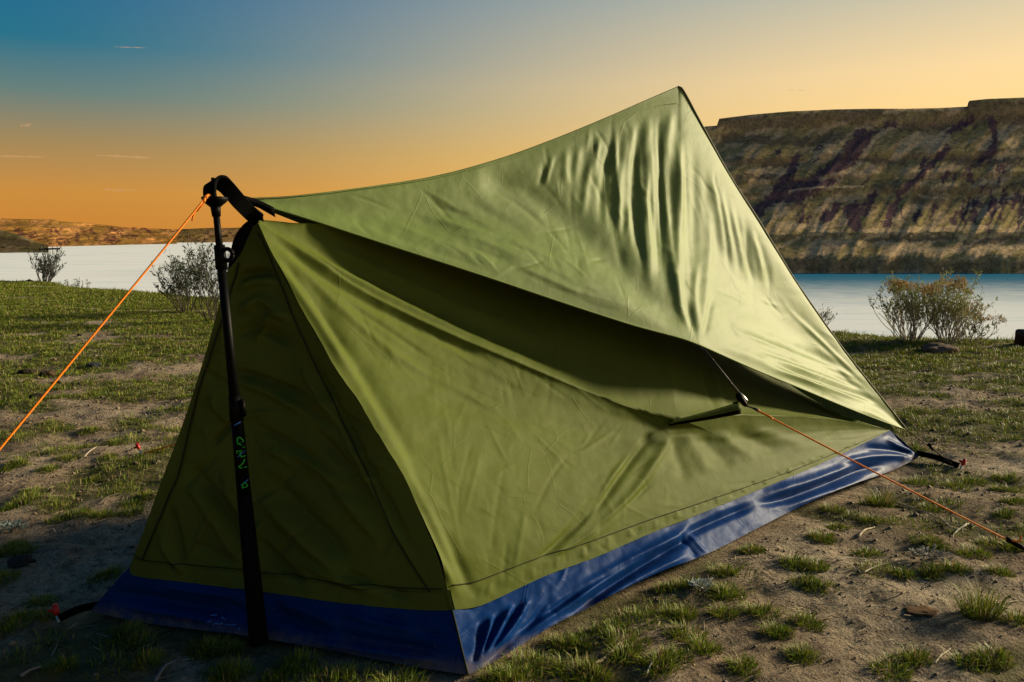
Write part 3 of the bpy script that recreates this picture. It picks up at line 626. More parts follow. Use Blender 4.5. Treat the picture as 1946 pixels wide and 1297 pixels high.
for pts, w, a in [
    # rolls of slack cloth along the front corner
    ([(520, 455), (570, 545), (640, 665), (720, 795), (800, 930), (860, 1060), (890, 1140)], 22, 11), ([(560, 500), (620, 600), (690, 720), (760, 850), (815, 960)], 26, -9),
    ([(640, 740), (720, 880), (790, 1010), (852, 1130)], 16, -9), ([(690, 815), (760, 930), (830, 1060), (880, 1145)], 13, 10), ([(720, 960), (800, 1075), (850, 1145)], 11, 7),
    ([(760, 850), (830, 985), (885, 1100), (905, 1148)], 16, -8), ([(700, 960), (760, 1050), (830, 1140)], 9, -5),
    # gathers from the apex to the pull-out
    ([(500, 428), (600, 492), (720, 558), (850, 624), (1000, 690), (1150, 752)], 13, 13), ([(500, 432), (590, 508), (700, 575), (820, 635), (960, 700)], 15, -11),
    ([(540, 440), (680, 515), (820, 580), (980, 650), (1120, 705)], 22, -9), ([(560, 440), (720, 515), (900, 595), (1080, 660)], 18, 7), ([(530, 470), (620, 560), (720, 650), (820, 720)], 13, 5),
    ([(525, 480), (600, 580), (680, 690)], 12, -6), ([(520, 490), (590, 600), (660, 710)], 10, 5), ([(640, 560), (740, 630), (830, 690)], 9, -3.5),
    # pulls from the tab down to the hem
    ([(1270, 808), (1215, 855), (1150, 945), (1080, 1020), (1010, 1075)], 13, -10), ([(1285, 812), (1250, 870), (1190, 955), (1110, 1030)], 15, 9), ([(1225, 840), (1165, 905), (1120, 985), (1040, 1065)], 9, 6),
    ([(1130, 940), (1070, 1020), (1008, 1078)], 8, -7), ([(1250, 905), (1180, 970), (1120, 1020)], 9, -6), ([(1140, 1000), (1090, 1035), (1040, 1060)], 7, 6),
    ([(1300, 822), (1315, 850), (1350, 905)], 20, 6), ([(1330, 822), (1355, 855), (1400, 892)], 18, -6), ([(1360, 820), (1395, 848), (1440, 876)], 18, 6), ([(1390, 815), (1435, 838), (1490, 864)], 18, -6),
    ([(1420, 812), (1470, 828), (1540, 852)], 18, 5), ([(1280, 822), (1285, 860), (1310, 920)], 18, -6),
    ([(1335, 700), (1345, 740), (1362, 780)], 8, -6), ([(1350, 690), (1362, 735), (1375, 775)], 8, 6), ([(1390, 700), (1355, 735), (1338, 765)], 5, 3),
    # faint crossing creases on the flat of the wall
    ([(1010, 820), (1060, 870), (1080, 900)], 6, 2.2), ([(1085, 860), (1050, 905), (1010, 985)], 6, -2.6), ([(1075, 870), (1120, 850), (1190, 800)], 6, 2), ([(900, 830), (880, 900), (870, 960)], 6, -1.8),
    ([(915, 850), (895, 930), (880, 990)], 6, 1.8), ([(830, 800), (845, 900), (880, 1060)], 7, 1.6), ([(960, 870), (945, 960), (930, 1080)], 8, -2), ([(1000, 960), (985, 1040), (975, 1100)], 8, 3), ([(965, 1020), (960, 1070), (955, 1110)], 8, -3),
    ([(995, 800), (1060, 830), (1130, 845)], 6, -1.8)]: wf.append((pts, w * .9, a * (1.0 if pts[0][0] < 620 or pts[0][0] < 800 and pts[0][1] > 700 else .95 if w > 8.5 else .6), .25))
wf += fan([(900, 1120), (1640, 835)], [(890, 1148), (1640, 842)], 34, 6, 2.6, 3, 12)
wf += fan([(620, 640), (700, 560)], [(1000, 830), (1050, 760)], 6, 14, 1.8, 8, 13)
wf += micro(60, (700, 620, 1250, 1080), 70, .6, 40, 150, .9, 61) + micro(34, (700, 560, 1300, 900), 28, .3, 50, 160, .9, 62) + micro(40, (1050, 820, 1620, 1040), -35, .5, 40, 120, 1.1, 63)
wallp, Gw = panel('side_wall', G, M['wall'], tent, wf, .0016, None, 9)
surf_strip('hem_band', Gw, 1, nW - 3, 0, 11, M['wall'], tent, .003)
MB().tube(resample(Gw[2:nW - 3, 11] + grid_normals(Gw)[2:nW - 3, 11] * .002, 200), .0011, 5).build('hem_stitching', M['dark_seam'], tent)

# ---- front panel
LE = pixcurve([(246, 1078), (275, 1003), (310, 905), (345, 812), (375, 722), (400, 640), (420, 565), (436, 500), (452, 455), (487, 418)], A1[1], P1[1], 150)
seam_f = pixcurve([(246, 1078), (258, 1094), (330, 1104), (480, 1122), (650, 1146), (780, 1158), (860, 1160)], A1[1], B1[1], 220)
G = coons(seam_f, np.repeat(P1[None], 220, 0), LE, TL)
us = np.linspace(0, 1, 220)[:, None]; vs = np.linspace(0, 1, 150)[None]
G = G + grid_normals(G) * ((-.035 * np.sin(math.pi * us) + .0) * np.sin(math.pi * vs) ** .8)[..., None]
fr = []
for pts, w, a in [([(345, 905), (390, 960), (440, 1040), (450, 1080)], 14, 8), ([(360, 880), (420, 960), (480, 1060)], 15, -8), ([(420, 880), (445, 950), (480, 1000)], 13, 6), ([(320, 950), (340, 1040), (350, 1085)], 12, -6), ([(300, 1000), (320, 1050), (360, 1095)], 12, 6),
    ([(410, 706), (470, 712), (560, 745), (600, 770)], 10, -8), ([(440, 720), (520, 748), (590, 790)], 12, 8), ([(410, 800), (470, 790), (540, 780)], 8, 4), ([(400, 850), (430, 815), (445, 800)], 9, -6), ([(395, 740), (415, 780), (445, 805)], 8, 6),
    ([(445, 530), (500, 520), (540, 540)], 14, -9), ([(450, 560), (480, 535), (540, 530)], 14, 8), ([(445, 600), (500, 570), (560, 620)], 14, 7), ([(440, 640), (490, 625), (560, 660)], 16, -7), ([(480, 660), (520, 600), (560, 600)], 9, 5),
    ([(480, 930), (560, 1010), (640, 1080), (700, 1120)], 20, 9), ([(490, 890), (580, 980), (680, 1080)], 22, -8), ([(540, 830), (640, 930), (740, 1050)], 18, 6), ([(480, 1020), (550, 1090), (590, 1120)], 16, -8), ([(580, 800), (660, 890), (720, 990)], 16, -6), ([(470, 800), (560, 850), (640, 900)], 10, -6),
    ([(480, 730), (560, 760), (650, 830)], 12, -5), ([(560, 1060), (640, 1100), (760, 1130)], 13, 7), ([(620, 1060), (700, 1110), (800, 1140)], 12, -6), ([(570, 690), (600, 740), (640, 800)], 10, 5),
    ([(600, 720), (680, 870), (760, 1020), (825, 1130)], 12, 6), ([(575, 650), (650, 800), (735, 960), (800, 1080)], 16, -7)]: fr.append((pts, w * .9, a * 2.5, .3))
r_ = random.Random(31)
for k in range(46):
    x = r_.uniform(290, 760); y = r_.uniform(560, 1120); an = r_.choice([.75, .55, -.9, .2]) + r_.uniform(-.3, .3); L = r_.uniform(30, 95)
    p0 = (x - L * math.cos(an), y - L * math.sin(an)); p1 = (x + L * math.cos(an), y + L * math.sin(an))
    fr.append(([p0, (x + r_.uniform(-8, 8), y + r_.uniform(-8, 8)), p1], r_.uniform(6, 12), r_.choice([-1, 1]) * r_.uniform(3, 9), .4))
edge = np.clip(np.minimum(us, 1 - us) * 12, 0, 1) * np.ones_like(vs)
fr += micro(60, (300, 560, 780, 1120), 40, .7, 30, 110, 2.6, 71)
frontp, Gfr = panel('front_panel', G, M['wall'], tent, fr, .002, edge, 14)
surf_strip('hem_band', Gfr, 2, 218, 0, 7, M['wall'], tent, .003)
MB().tube(resample(Gfr[3:217, 7] + grid_normals(Gfr)[3:217, 7] * .002, 160), .0011, 5).build('hem_stitching', M['dark_seam'], tent)
# left corner band with its dark stitched edge, and the stitched line beside the right corner
def pix_on(Gg, pts, off=.003):
    P = proj(Gg).reshape(-1, 2); Q = (Gg + grid_normals(Gg) * off).reshape(-1, 3); out = []
    for p in pts:
        d = ((P - np.array(p)) ** 2).sum(1); i = np.argsort(d)[:4]; w = 1 / (d[i] + .3); out.append((Q[i] * w[:, None]).sum(0) / w.sum())
    return np.array(out)
sl = smooth_path([(455, 500), (440, 550), (424, 607), (401, 677), (381, 735), (362, 810), (342, 895), (323, 942), (280, 1045), (268, 1070)], 60)
mb = MB(); mb.tube(resample(smooth_path(pix_on(Gfr, sl[::3], .003), 90), 90), .0022, 6); mb.build('corner_seam', M['dark_seam'], tent)
sl = smooth_path([(492, 440), (527, 520), (566, 618), (608, 710), (652, 805), (700, 905), (746, 1007), (790, 1082), (822, 1132)], 60)
mb = MB(); mb.tube(resample(smooth_path(pix_on(Gfr, sl[::2], .003), 90), 90), .0016, 6); mb.build('corner_seam', M['dark_seam'], tent)
# black mesh vent at the apex
vt = pixcurve([(488, 416), (466, 428), (448, 452), (440, 485), (437, 512)], P1[1] - .01, P1[1] - .03, 30)
vb = pixcurve([(489, 417), (484, 432), (473, 455), (461, 482), (441, 512)], P1[1] - .02, P1[1] - .035, 30)
Gv = ruled(vb, vt, 12); mesh_obj('mesh_vent', (Gv + grid_normals(Gv) * .006).reshape(-1, 3), grid_faces(30, 12), M['mesh'], tent)

# ---- far wall, rear wall, canopy underside stay simple
Gx = coons(line(A1, D1, 60), resample(r1, 60), LE[::3], line(D1, P2i, 50)); panel('far_wall', Gx, M['wall'], tent)
Gx = ruled(r2, line(P2i, D1, len(r2)), 40); panel('rear_wall', Gx, M['wall'], tent)

# ---- blue floor tub
bf = pixcurve([(168, 1162), (265, 1183), (370, 1197), (536, 1217), (680, 1247), (800, 1270), (893, 1284)], A[1], B[1], 220); bf[:, 2] = np.minimum(bf[:, 2], .004)
lf = line(A, seam_f[0], 50); rf = line(B, seam_f[-1], 50)
G = coons(bf, seam_f, lf, rf)
tf = [(pts, w * .9, a * 1.5, .25) for pts, w, a in [([(200, 1125), (300, 1140), (420, 1160), (480, 1165)], 18, -12), ([(230, 1150), (320, 1165), (440, 1185)], 14, 9), ([(300, 1112), (380, 1125), (470, 1135)], 12, 7), ([(520, 1140), (590, 1165), (650, 1190)], 15, 10), ([(510, 1160), (580, 1190), (640, 1205)], 15, -10),
      ([(640, 1160), (720, 1185), (830, 1200)], 14, 8), ([(620, 1200), (720, 1220), (850, 1240)], 16, -12), ([(560, 1215), (700, 1238), (860, 1262)], 12, 8), ([(700, 1165), (790, 1195), (860, 1215)], 11, -6), ([(420, 1140), (460, 1160), (490, 1180)], 10, -5)]]
tubf, Gtf = panel('floor_tub_front', G, M['tub'], tent, tf + micro(50, (180, 1090, 1740, 1290), 20, .9, 25, 80, 2.2, 81), .0035, None, 22)
bs = pixcurve([(893, 1284), (933, 1264), (995, 1226), (1064, 1184), (1148, 1142), (1250, 1092), (1354, 1050), (1447, 1002), (1547, 952), (1624, 921), (1690, 898), (1751, 869)], B[1], C[1], nW)
G = coons(bs, seam_s, rf, line(C, seam_s[-1], 50))
tf = [(pts, w * .9, a * 1.5, .25) for pts, w, a in [([(1075, 1176), (1150, 1120), (1240, 1062), (1330, 1012)], 13, -17), ([(1060, 1160), (1150, 1098), (1250, 1042), (1320, 1000)], 15, 11), ([(1120, 1155), (1220, 1098), (1320, 1050)], 15, 10),
      ([(985, 1205), (1080, 1140), (1180, 1080), (1280, 1030)], 10, -8), ([(940, 1240), (1040, 1175), (1150, 1110)], 14, 7),
      ([(905, 1270), (925, 1200), (935, 1165)], 8, 8), ([(905, 1270), (950, 1195), (975, 1145)], 9, 8), ([(905, 1270), (975, 1190), (1010, 1130)], 10, 8), ([(905, 1270), (937, 1198), (953, 1155)], 7, -7), ([(905, 1270), (962, 1195), (992, 1138)], 8, -7), ([(900, 1265), (912, 1225), (915, 1175)], 8, -7), ([(908, 1272), (1000, 1195), (1050, 1130)], 12, -7),
      ([(1290, 1022), (1370, 985), (1440, 958)], 12, -9), ([(1430, 960), (1500, 945), (1580, 915), (1640, 892), (1700, 880)], 12, -14), ([(1440, 945), (1540, 915), (1640, 880)], 16, 9), ([(1480, 970), (1580, 935), (1660, 905)], 14, 8),
      ([(1740, 862), (1700, 845), (1680, 830)], 7, 6), ([(1740, 866), (1690, 855), (1640, 850)], 9, -7), ([(1745, 866), (1715, 838), (1700, 822)], 6, -5), ([(1735, 868), (1660, 868), (1590, 880)], 10, 7), ([(1290, 1010), (1310, 1040), (1330, 1065)], 7, -4), ([(1305, 1005), (1325, 1035), (1345, 1055)], 6, 3.5)]]
tubs, Gts = panel('floor_tub_side', G, M['tub'], tent, tf + micro(50, (180, 1090, 1740, 1290), 20, .9, 25, 80, 2.2, 81), .0035, None, 23)
Gx = ruled(line(A, D, 40), line(A1, D1, 40), 8); panel('floor_tub_far', Gx, M['tub'], tent)
Gx = ruled(line(C, D, 40), line(C1, D1, 40), 8); panel('floor_tub_rear', Gx, M['tub'], tent)
MB().tube(resample(rf + np.array([0, -.002, .0]), 30), .0022, 6).build('corner_seam', M['dark_seam'], tent)
# light blue strokes on the front of the tub, beside the pole
pm = MB()
for st in [[(420, 325), (520, 295), (560, 320), (600, 290)], [(720, 360), (770, 380), (830, 405)], [(340, 435), (430, 440), (450, 410)], [(520, 510), (560, 470), (630, 490), (740, 495), (745, 460)],
           [(830, 540), (870, 515), (950, 530), (1050, 515), (1080, 545), (1130, 510)], [(1190, 690), (1195, 600)]]:
    q = pix_on(Gtf, [(370 + x / 13.9, 1150 + y / 13.9) for x, y in st], .004); pm.tube(resample(q, 10), .0011, 5)
pm.build('light_blue_mark', M['bright_blue'], tent)

# ---- pull-out tab on the side wall
tp = np.array([atY(1272, 803, 2.265), atY(1345, 787, 2.30), K]); tp = smooth_path(tp, 20)
Wd = np.stack([np.zeros(20), -.10 * np.ones(20), -np.ones(20)], -1)
MB().ribbon(tp, (0.05, .75, .5), np.linspace(.008, .030, 20), .003).build('pull_out_tab', M['wall'], tent)
und = MB().ribbon(tp + np.array([0, .004, -.010]), (0.05, .3, 1), np.linspace(.004, .034, 20), .006); und.build('tab_underside', M['black'], tent)

# ---- webbing from the apex over the pole tip
Yp_ = 1.66
wb = smooth_path([atY(492, 418, P1[1]), atY(474, 404, 1.775), atY(453, 382, 1.72), atY(434, 360, 1.685), atY(421, 348, 1.67), atY(406, 345, Yp_ - .002), atY(399, 356, Yp_ - .012), atY(399, 380, Yp_ - .012)], 40)
q_ = np.linspace(0, 1, 40); wd = np.stack([np.interp(q_, [0, .5, .75, 1], [.72, .60, .8, 1]), np.full(40, -.25), np.interp(q_, [0, .5, .75, 1], [.68, .75, .4, .1])], -1)
MB().ribbon(wb, wd, np.interp(np.linspace(0, 1, 40), [0, .3, .6, 1], [.034, .038, .036, .026]), .007).build('apex_webbing', M['black'], tent, False)
wb2 = smooth_path([atY(500, 414, P1[1]), atY(486, 409, P1[1] - .01), atY(478, 405, P1[1] - .02), atY(470, 398, 1.77)], 14)
MB().ribbon(wb2, (0, -.4, 1), .018, .005).build('apex_patch', M['black'], tent)
# corner webbing
def corner_strap(a, b_, w=.022):
    pts = resample(smooth_path([a, (np.asarray(a) + b_) / 2 + np.array([0, 0, .006]), b_], 12), 12); return MB().ribbon(pts, (0, -.5, 1), w, .003).build('corner_strap', M['black'], tent)
corner_strap(A + np.array([.02, .01, .012]), gnd(112, 1176, .008)); corner_strap(C + np.array([-.02, 0, .016]), gnd(1822, 886, .008), .026)

# ================================================================== TREKKING POLE
tipT = atY(404, 338, Yp_); base = POLE_B + np.array([0, -.015, 0.0])
pole = empty('trekking_pole', base, 'black telescopic trekking pole turned tip up, holding the tent front', 'trekking pole')
def ppt(py):                                           # point on the pole axis at picture row py
    lo, hi = 0, 1
    for _ in range(40):
        mid = (lo + hi) / 2; q = proj((base * (1 - mid) + tipT * mid)[None])[0]
        if q[1] > py: lo = mid
        else: hi = mid
    return base * (1 - lo) + tipT * lo
s_ = 1.62 / F                                           # metres per picture pixel at the pole
def seg(name, y0, y1, w0, w1, mat=None, sides=14): return MB().tube([ppt(y0), ppt(y1)], [w0 * s_ / 2, w1 * s_ / 2], sides).build(name, mat or M['pole'], pole)
seg('grip', 1222, 940, 38, 28, M['grip']); seg('lower_shaft', 942, 800, 27, 24); seg('middle_shaft', 800, 500, 20, 17); seg('upper_shaft', 500, 392, 14, 12)
seg('ferrule', 412, 390, 16, 20); seg('tip', 392, 334, 11, 6)
seg('tip_point', 340, 333, 4, 2, M['steel'])
for y0, y1, w in ((800, 752, 27), (512, 466, 23)):
    lk = seg('flick_lock', y0, y1, w, w * .9)
    q = ppt(y0 * .4 + y1 * .6) + np.array([.016, -.004, 0])
    ang = np.linspace(0, 2 * math.pi, 20); ringp = np.stack([q[0] + .011 * np.cos(ang), np.full(20, q[1]), q[2] + .012 * np.sin(ang)], -1)
    if w == 23: MB().tube(ringp, .0045, 6).build('lock_lever', M['pole'], lk)
    else: MB().tube([q + [0, 0, .014], q + [.003, 0, -.022]], .0055, 8).build('lock_lever', M['pole'], lk)
# snow basket: shallow cup with a rim
bc = ppt(378); V = []; prof = [(.006, -.020), (.012, -.016), (.024, -.006), (.027, .002), (.025, .004), (.021, -.003), (.008, -.008)]
for rr, zz in prof:
    for k in range(22): a_ = k * 2 * math.pi / 22; V.append(bc + [rr * math.cos(a_), rr * math.sin(a_), zz])
mesh_obj('basket', V, [(i * 22 + k, i * 22 + (k + 1) % 22, (i + 1) * 22 + (k + 1) % 22, (i + 1) * 22 + k) for i in range(len(prof) - 1) for k in range(22)], M['pole'], pole)
# hand lettering down the lower shaft and blue rings of tape
def stroke(name, pts, mat, rad=.0015):
    out = []
    for x, y in pts:
        px, py = 430 + x / 8.1, 780 + y / 8.1; ax = ppt(py); ap = proj(ax[None])[0]
        R = np.interp(py, [800, 942], [24, 27]) * s_ / 2; dx = max(-.95, min(.95, (px - ap[0]) * s_ / R)) * R
        out.append(ax + np.array([dx, -math.sqrt(max(R * R - dx * dx, 0)) - .0006, 0]))
    return MB().tube(resample(out, 14), rad, 5).build(name, mat, pole)
for pts in ([(205, 475), (205, 400), (235, 392), (288, 465), (205, 492)], [(215, 490), (262, 516)], [(278, 545), (300, 560)], [(200, 640), (200, 600), (265, 600), (240, 655)], [(235, 660), (265, 690), (318, 690)],
            [(308, 735), (288, 790), (228, 840)], [(225, 828), (248, 860), (338, 860)], [(280, 1165), (292, 1098), (320, 1085), (356, 1150), (280, 1165)]): stroke('green_lettering', pts, M['green_paint'])
for pts in ([(155, 212), (195, 190), (240, 165)], [(212, 690), (250, 655), (322, 612)], [(262, 1125), (310, 1085), (368, 1058)]): stroke('blue_marking', pts, M['bright_blue'], .0010)

# ================================================================== GUY LINES AND STAKES
def sagline(a, b_, n=30, sag=.004):
    L = line(a, b_, n); t = np.linspace(0, 1, n); L[:, 2] -= sag * 4 * t * (1 - t); return L
top_a = atY(391, 376, Yp_ - .03)
dirl = atY(0, 848, 1.28) - top_a; end_l = top_a + dirl * (top_a[2] - .02) / -dirl[2]
end_l = top_a + dirl * ((top_a[2] - .03) / -dirl[2])
g1 = empty('guy_line', end_l, 'orange guy line running down left from the trekking pole tip', 'guy line')
MB().tube(sagline(top_a, end_l, 60, .004), .0022, 6).build('cord', M['cord'], g1)
MB().tube(smooth_path([top_a + [.004, 0, .002], atY(378, 398, Yp_ - .035), atY(370, 404, Yp_ - .035), atY(365, 420, Yp_ - .035)], 16), .0018, 6).build('cord_tail', M['cord'], g1)
MB().tube(smooth_path([atY(387, 384, Yp_ - .035), atY(390, 376, Yp_ - .03), atY(397, 371, Yp_ - .02), atY(401, 374, Yp_ - .015)], 12), .0034, 7).build('knot', M['cord'], g1)
# side guy line at the right: black shock cord, line lock, orange cord
lk_p = atY(1410, 758, 2.300); st0 = atY(1442, 782, 2.275)
dr = atY(1946, 1042, 2.03) - st0; end_r = st0 + dr * ((st0[2] - .03) / -dr[2])
g2 = empty('guy_line', end_r, 'orange guy line from the side of the fly down to the right', 'guy line')
MB().tube(sagline(st0, end_r, 60, .003), .0025, 6).build('cord', M['cord'], g2)
MB().tube(smooth_path([st0 + [-.004, 0, .004], st0, st0 + (dr / np.linalg.norm(dr)) * .035 + [0, -.003, .001], st0 + (dr / np.linalg.norm(dr)) * .04 + [.002, -.003, -.004]], 14), [.0050] * 3 + [.0030] * 11, 7).build('knot', M['cord'], g2)
for dx in (0, 8): MB().tube([atY(1331 + dx, 660 + dx * .5, 2.320), atY(1404 + dx * .5, 750, 2.300)], .0016, 5).build('shock_cord', M['cord_black'], g2)
ll = MB(); ll.tube(smooth_path([atY(1402, 748, 2.290), atY(1407, 757, 2.288), atY(1413, 765, 2.286), atY(1418, 772, 2.285)], 10), [.007, .010, .011, .011, .010, .009, .008, .008, .007, .005], 8)
ll.tube([atY(1407, 760, 2.285), atY(1400, 766, 2.28), atY(1393, 766, 2.28)], .003, 6); lo_ = ll.build('line_lock', M['pole'], g2)
MB().tube(smooth_path([atY(1406, 746, 2.278), atY(1414, 754, 2.273), atY(1421, 763, 2.273)], 8), .0018, 5).build('metal_clip', M['steel'], lo_)
MB().tube(smooth_path([atY(1417, 771, 2.283), atY(1428, 775, 2.28), atY(1436, 778, 2.278), atY(1444, 783, 2.275)], 10), [.004, .003, .0025, .0025, .003, .004, .0048, .005, .0045, .003], 7).build('loop', M['cord_black'], g2)
dn = dr / np.linalg.norm(dr); tt = (1915 - 1442) / (1946 - 1442)
tq = st0 + dr * tt
MB().ribbon(line(tq, tq + dn * .05, 6), (.2, .3, 1), .014, .005).build('tensioner', M['pole'], g2)
MB().tube(smooth_path([tq + dn * .012 + [0, -.004, .004], tq + dn * .03 + [.0, -.006, .012], tq + dn * .028 + [.006, -.004, .026]], 12), .0026, 6).build('cord_tail', M['cord'], g2)
# far guy line with its stake
def stake(base, top, label, lean=None):
    s = empty('tent_stake', base, label, 'tent stake', 'stakes holding the tent down')
    d = dirx(base, top); MB().tube([np.asarray(base) - d * .10, np.asarray(top)], .0035, 6).build('shaft', M['steel'], s)
    MB().tube([np.asarray(top) - d * .020, np.asarray(top) - d * .012, np.asarray(top) + d * .006], [.006, .0075, .006], 8).build('head', M['red'], s)
    side = np.cross(d, [0, 1, 0]); side /= np.linalg.norm(side)
    MB().tube([np.asarray(top) - d * .008, np.asarray(top) - d * .008 + side * .018], [.005, .004], 8).build('hook', M['red'], s); return s
sb = gnd(271, 866); g3e = sb + np.array([.012, -.01, .012])
g3 = empty('guy_line', g3e, 'short orange guy line behind the left edge of the tent', 'guy line')
MB().tube(sagline(g3e, Mb + np.array([0, 0, -.04]), 40, .003), .0028, 6).build('cord', M['cord'], g3)
stake(sb, sb + np.array([-.020, 0, .045]), 'red headed stake of the short guy line left of the tent')
s1 = gnd(110, 1178); stake(s1, s1 + np.array([-.004, 0, .032]), 'red headed stake at the left front corner of the blue floor')
s2 = gnd(1826, 890); stake(s2, s2 + np.array([.012, 0, .030]), 'dark red headed stake at the right rear corner of the tent')
g4 = empty('corner_line', gnd(1815, 884, .01), 'thin black cord and lock from the fly corner to the right rear stake', 'cord')
MB().tube(line(Cf, gnd(1812, 884, .012), 12), .0016, 5).build('cord', M['cord_black'], g4)
MB().tube(line(Cf + np.array([.03, 0, .006]), gnd(1800, 880, .012), 12), .0012, 5).build('cord', M['cord_black'], g4)
q1 = atY(1768, 850, 3.02); MB().tube([q1 + [-.008, 0, .012], q1 + [.012, 0, -.012]], [.007, .005], 7).build('cord_lock', M['pole'], g4)
MB().tube(smooth_path([q1, q1 + [.006, 0, .012], q1 + [.016, 0, .014]], 6), .003, 5).build('cord_tail', M['cord_black'], g4)

# ================================================================== GRASS
def leaf_mat(name, rough=.55, trans=.25):
    m, t, b = newmat(name); a = tnode(t, 'ShaderNodeAttribute'); a.attribute_name = 'col'
    t.links.new(a.outputs['Color'], b.inputs['Base Color']); b.inputs['Roughness'].default_value = rough; b.inputs['Specular IOR Level'].default_value = .3
    tr = tnode(t, 'ShaderNodeBsdfTranslucent'); t.links.new(a.outputs['Color'], tr.inputs[0])
    mx = tnode(t, 'ShaderNodeMixShader'); mx.inputs[0].default_value = trans
    out = t.nodes['Material Output']; t.links.new(b.outputs[0], mx.inputs[1]); t.links.new(tr.outputs[0], mx.inputs[2]); t.links.new(mx.outputs[0], out.inputs[0])
    return m
M['grass'] = leaf_mat('grass_blades'); M['twig'] = leaf_mat('dry_stems', .8, .0); M['leaf'] = leaf_mat('small_leaves', .7, .2)

def blades(x, y, h, w, az, lean, colr, z0=None):
    n = len(x); z = ground_z(x, y) - .004 if z0 is None else z0
    root = np.stack([x, y, z], -1); d = np.stack([np.cos(az), np.sin(az), 0 * az], -1); s = np.stack([-np.sin(az + .7), np.cos(az + .7), 0 * az], -1)
    mid = root + d * (h * lean * .35)[:, None] + np.array([0, 0, 1.0]) * (h * .58)[:, None]
    tip = root + d * (h * lean)[:, None] + np.array([0, 0, 1.0]) * (h * np.clip(1 - .35 * lean, .15, 1))[:, None]
    V = np.stack([root - s * w[:, None] / 2, root + s * w[:, None] / 2, mid - s * w[:, None] * .38, mid + s * w[:, None] * .38, tip], 1).reshape(-1, 3)
    i = np.arange(n)[:, None] * 5
    Fc = np.concatenate([i + [0, 1, 3], i + [0, 3, 2], i + [2, 3, 4]], 1).reshape(-1, 3)
    root_c = colr * np.array([.75, .72, .7]); tip_c = colr * np.array([1.25, 1.15, .9])
    Cc = np.stack([root_c, root_c, colr, colr, tip_c], 1).reshape(-1, 3)
    return V, Fc, np.clip(Cc, 0, 1)
def grass_colour(n, dry=.16):
    g = np.array([.085, .160, .010]); y = np.array([.230, .255, .022]); d = np.array([.30, .22, .095])
    k = rng.random(n)[:, None]; c = g * (1 - k) + y * k
    isd = (rng.random(n) < dry)[:, None]; return np.where(isd, d, c) * rng.uniform(.7, 1.25, (n, 1))
BX = []; BY = []; BH = []; BW = []; BA = []; BL = []; BD = []
def tuft(cx, cy, r, h, n, wid=.0022, dry=.14):
    rr = r * np.sqrt(rng.random(n)); a = rng.random(n) * 2 * math.pi
    x = cx + rr * np.cos(a); y = cy + rr * np.sin(a)
    BX.append(x); BY.append(y); BH.append(h * rng.uniform(.45, 1.15, n) * (1 - .35 * rr / r)); BW.append(np.full(n, wid) * rng.uniform(.7, 1.3, n))
    BA.append(a + rng.normal(0, .7, n)); BL.append(np.clip(.25 + .65 * rr / r + rng.normal(0, .25, n), 0, 1.5)); BD.append(np.full(n, dry))
def px_tuft(px, py, wpx, hk=1.0, dens=1.0):
    g = gnd(px, py); r = max(.025, wpx * g[1] / F * .5)
    sub = max(1, int(r / .035))
    for _ in range(sub * 2):
        ox, oy = (rng.normal(0, .42, 2)) * np.array([r, r * .75])
        if in_quad(np.array(g[0] + ox), np.array(g[1] + oy), QUAD, .03) > 0: continue
        tuft(g[0] + ox, g[1] + oy, min(r * 1.3, .06) * rng.uniform(.7, 1.2), .034 * hk * rng.uniform(.7, 1.3), int(150 * dens), .0023)
for X, Y, w in [(1100, 410, 110), (1200, 530, 180), (1330, 540, 90), (850, 600, 140), (760, 570, 70), (120, 770, 110), (320, 760, 70), (520, 740, 60), (790, 810, 80), (630, 880, 120), (770, 980, 90), (110, 870, 50), (80, 1010, 80), (240, 960, 70), (470, 1060, 90), (1210, 1050, 80),
                (1590, 520, 90), (1500, 400, 120), (1650, 430, 140), (1430, 370, 60), (1640, 1030, 150), (1800, 1020, 100), (1350, 1000, 40), (1160, 130, 130), (950, 275, 50), (1130, 240, 60), (870, 340, 60), (920, 180, 50), (720, 480, 90), (800, 500, 70), (480, 400, 80), (250, 500, 90), (1450, 180, 60), (1850, 220, 80), (1800, 540, 60), (1920, 820, 40),
                (1780, 380, 120), (1900, 400, 90), (1400, 30, 120), (1550, 50, 110), (1650, 20, 120), (1850, 10, 90), (1820, 70, 80), (1890, 150, 80), (340, 520, 90), (180, 600, 80), (60, 600, 80), (380, 660, 60), (1480, 540, 50)]:
    px_tuft(1250 + X / 2.796, 900 + Y / 2.796, w / 2.796)
for X, Y, w in [(460, 40, 75), (540, 190, 75), (250, 245, 75), (100, 220, 60), (30, 240, 60), (330, 190, 60), (470, 285, 60), (390, 130, 100), (640, 90, 120), (590, 110, 80), (750, 30, 120), (850, 40, 100), (100, 390, 110), (30, 420, 80), (170, 350, 80), (290, 410, 120), (300, 470, 90), (470, 480, 130), (400, 450, 90), (540, 470, 90), (680, 400, 90), (650, 450, 100), (740, 370, 70), (60, 620, 80), (130, 640, 50), (20, 660, 70), (240, 880, 40), (120, 990, 60), (30, 1040, 50), (210, 970, 40),
                (1060, 1110, 100), (1000, 1130, 80), (1130, 1120, 90), (700, 1080, 60), (620, 1040, 50), (310, 1200, 40), (740, 1190, 40), (1100, 1240, 90), (800, 160, 80), (250, 10, 80), (540, 770, 35), (20, 780, 40)]:
    px_tuft(X / 2.61, 800 + Y / 2.61, w / 2.61, 1.0)
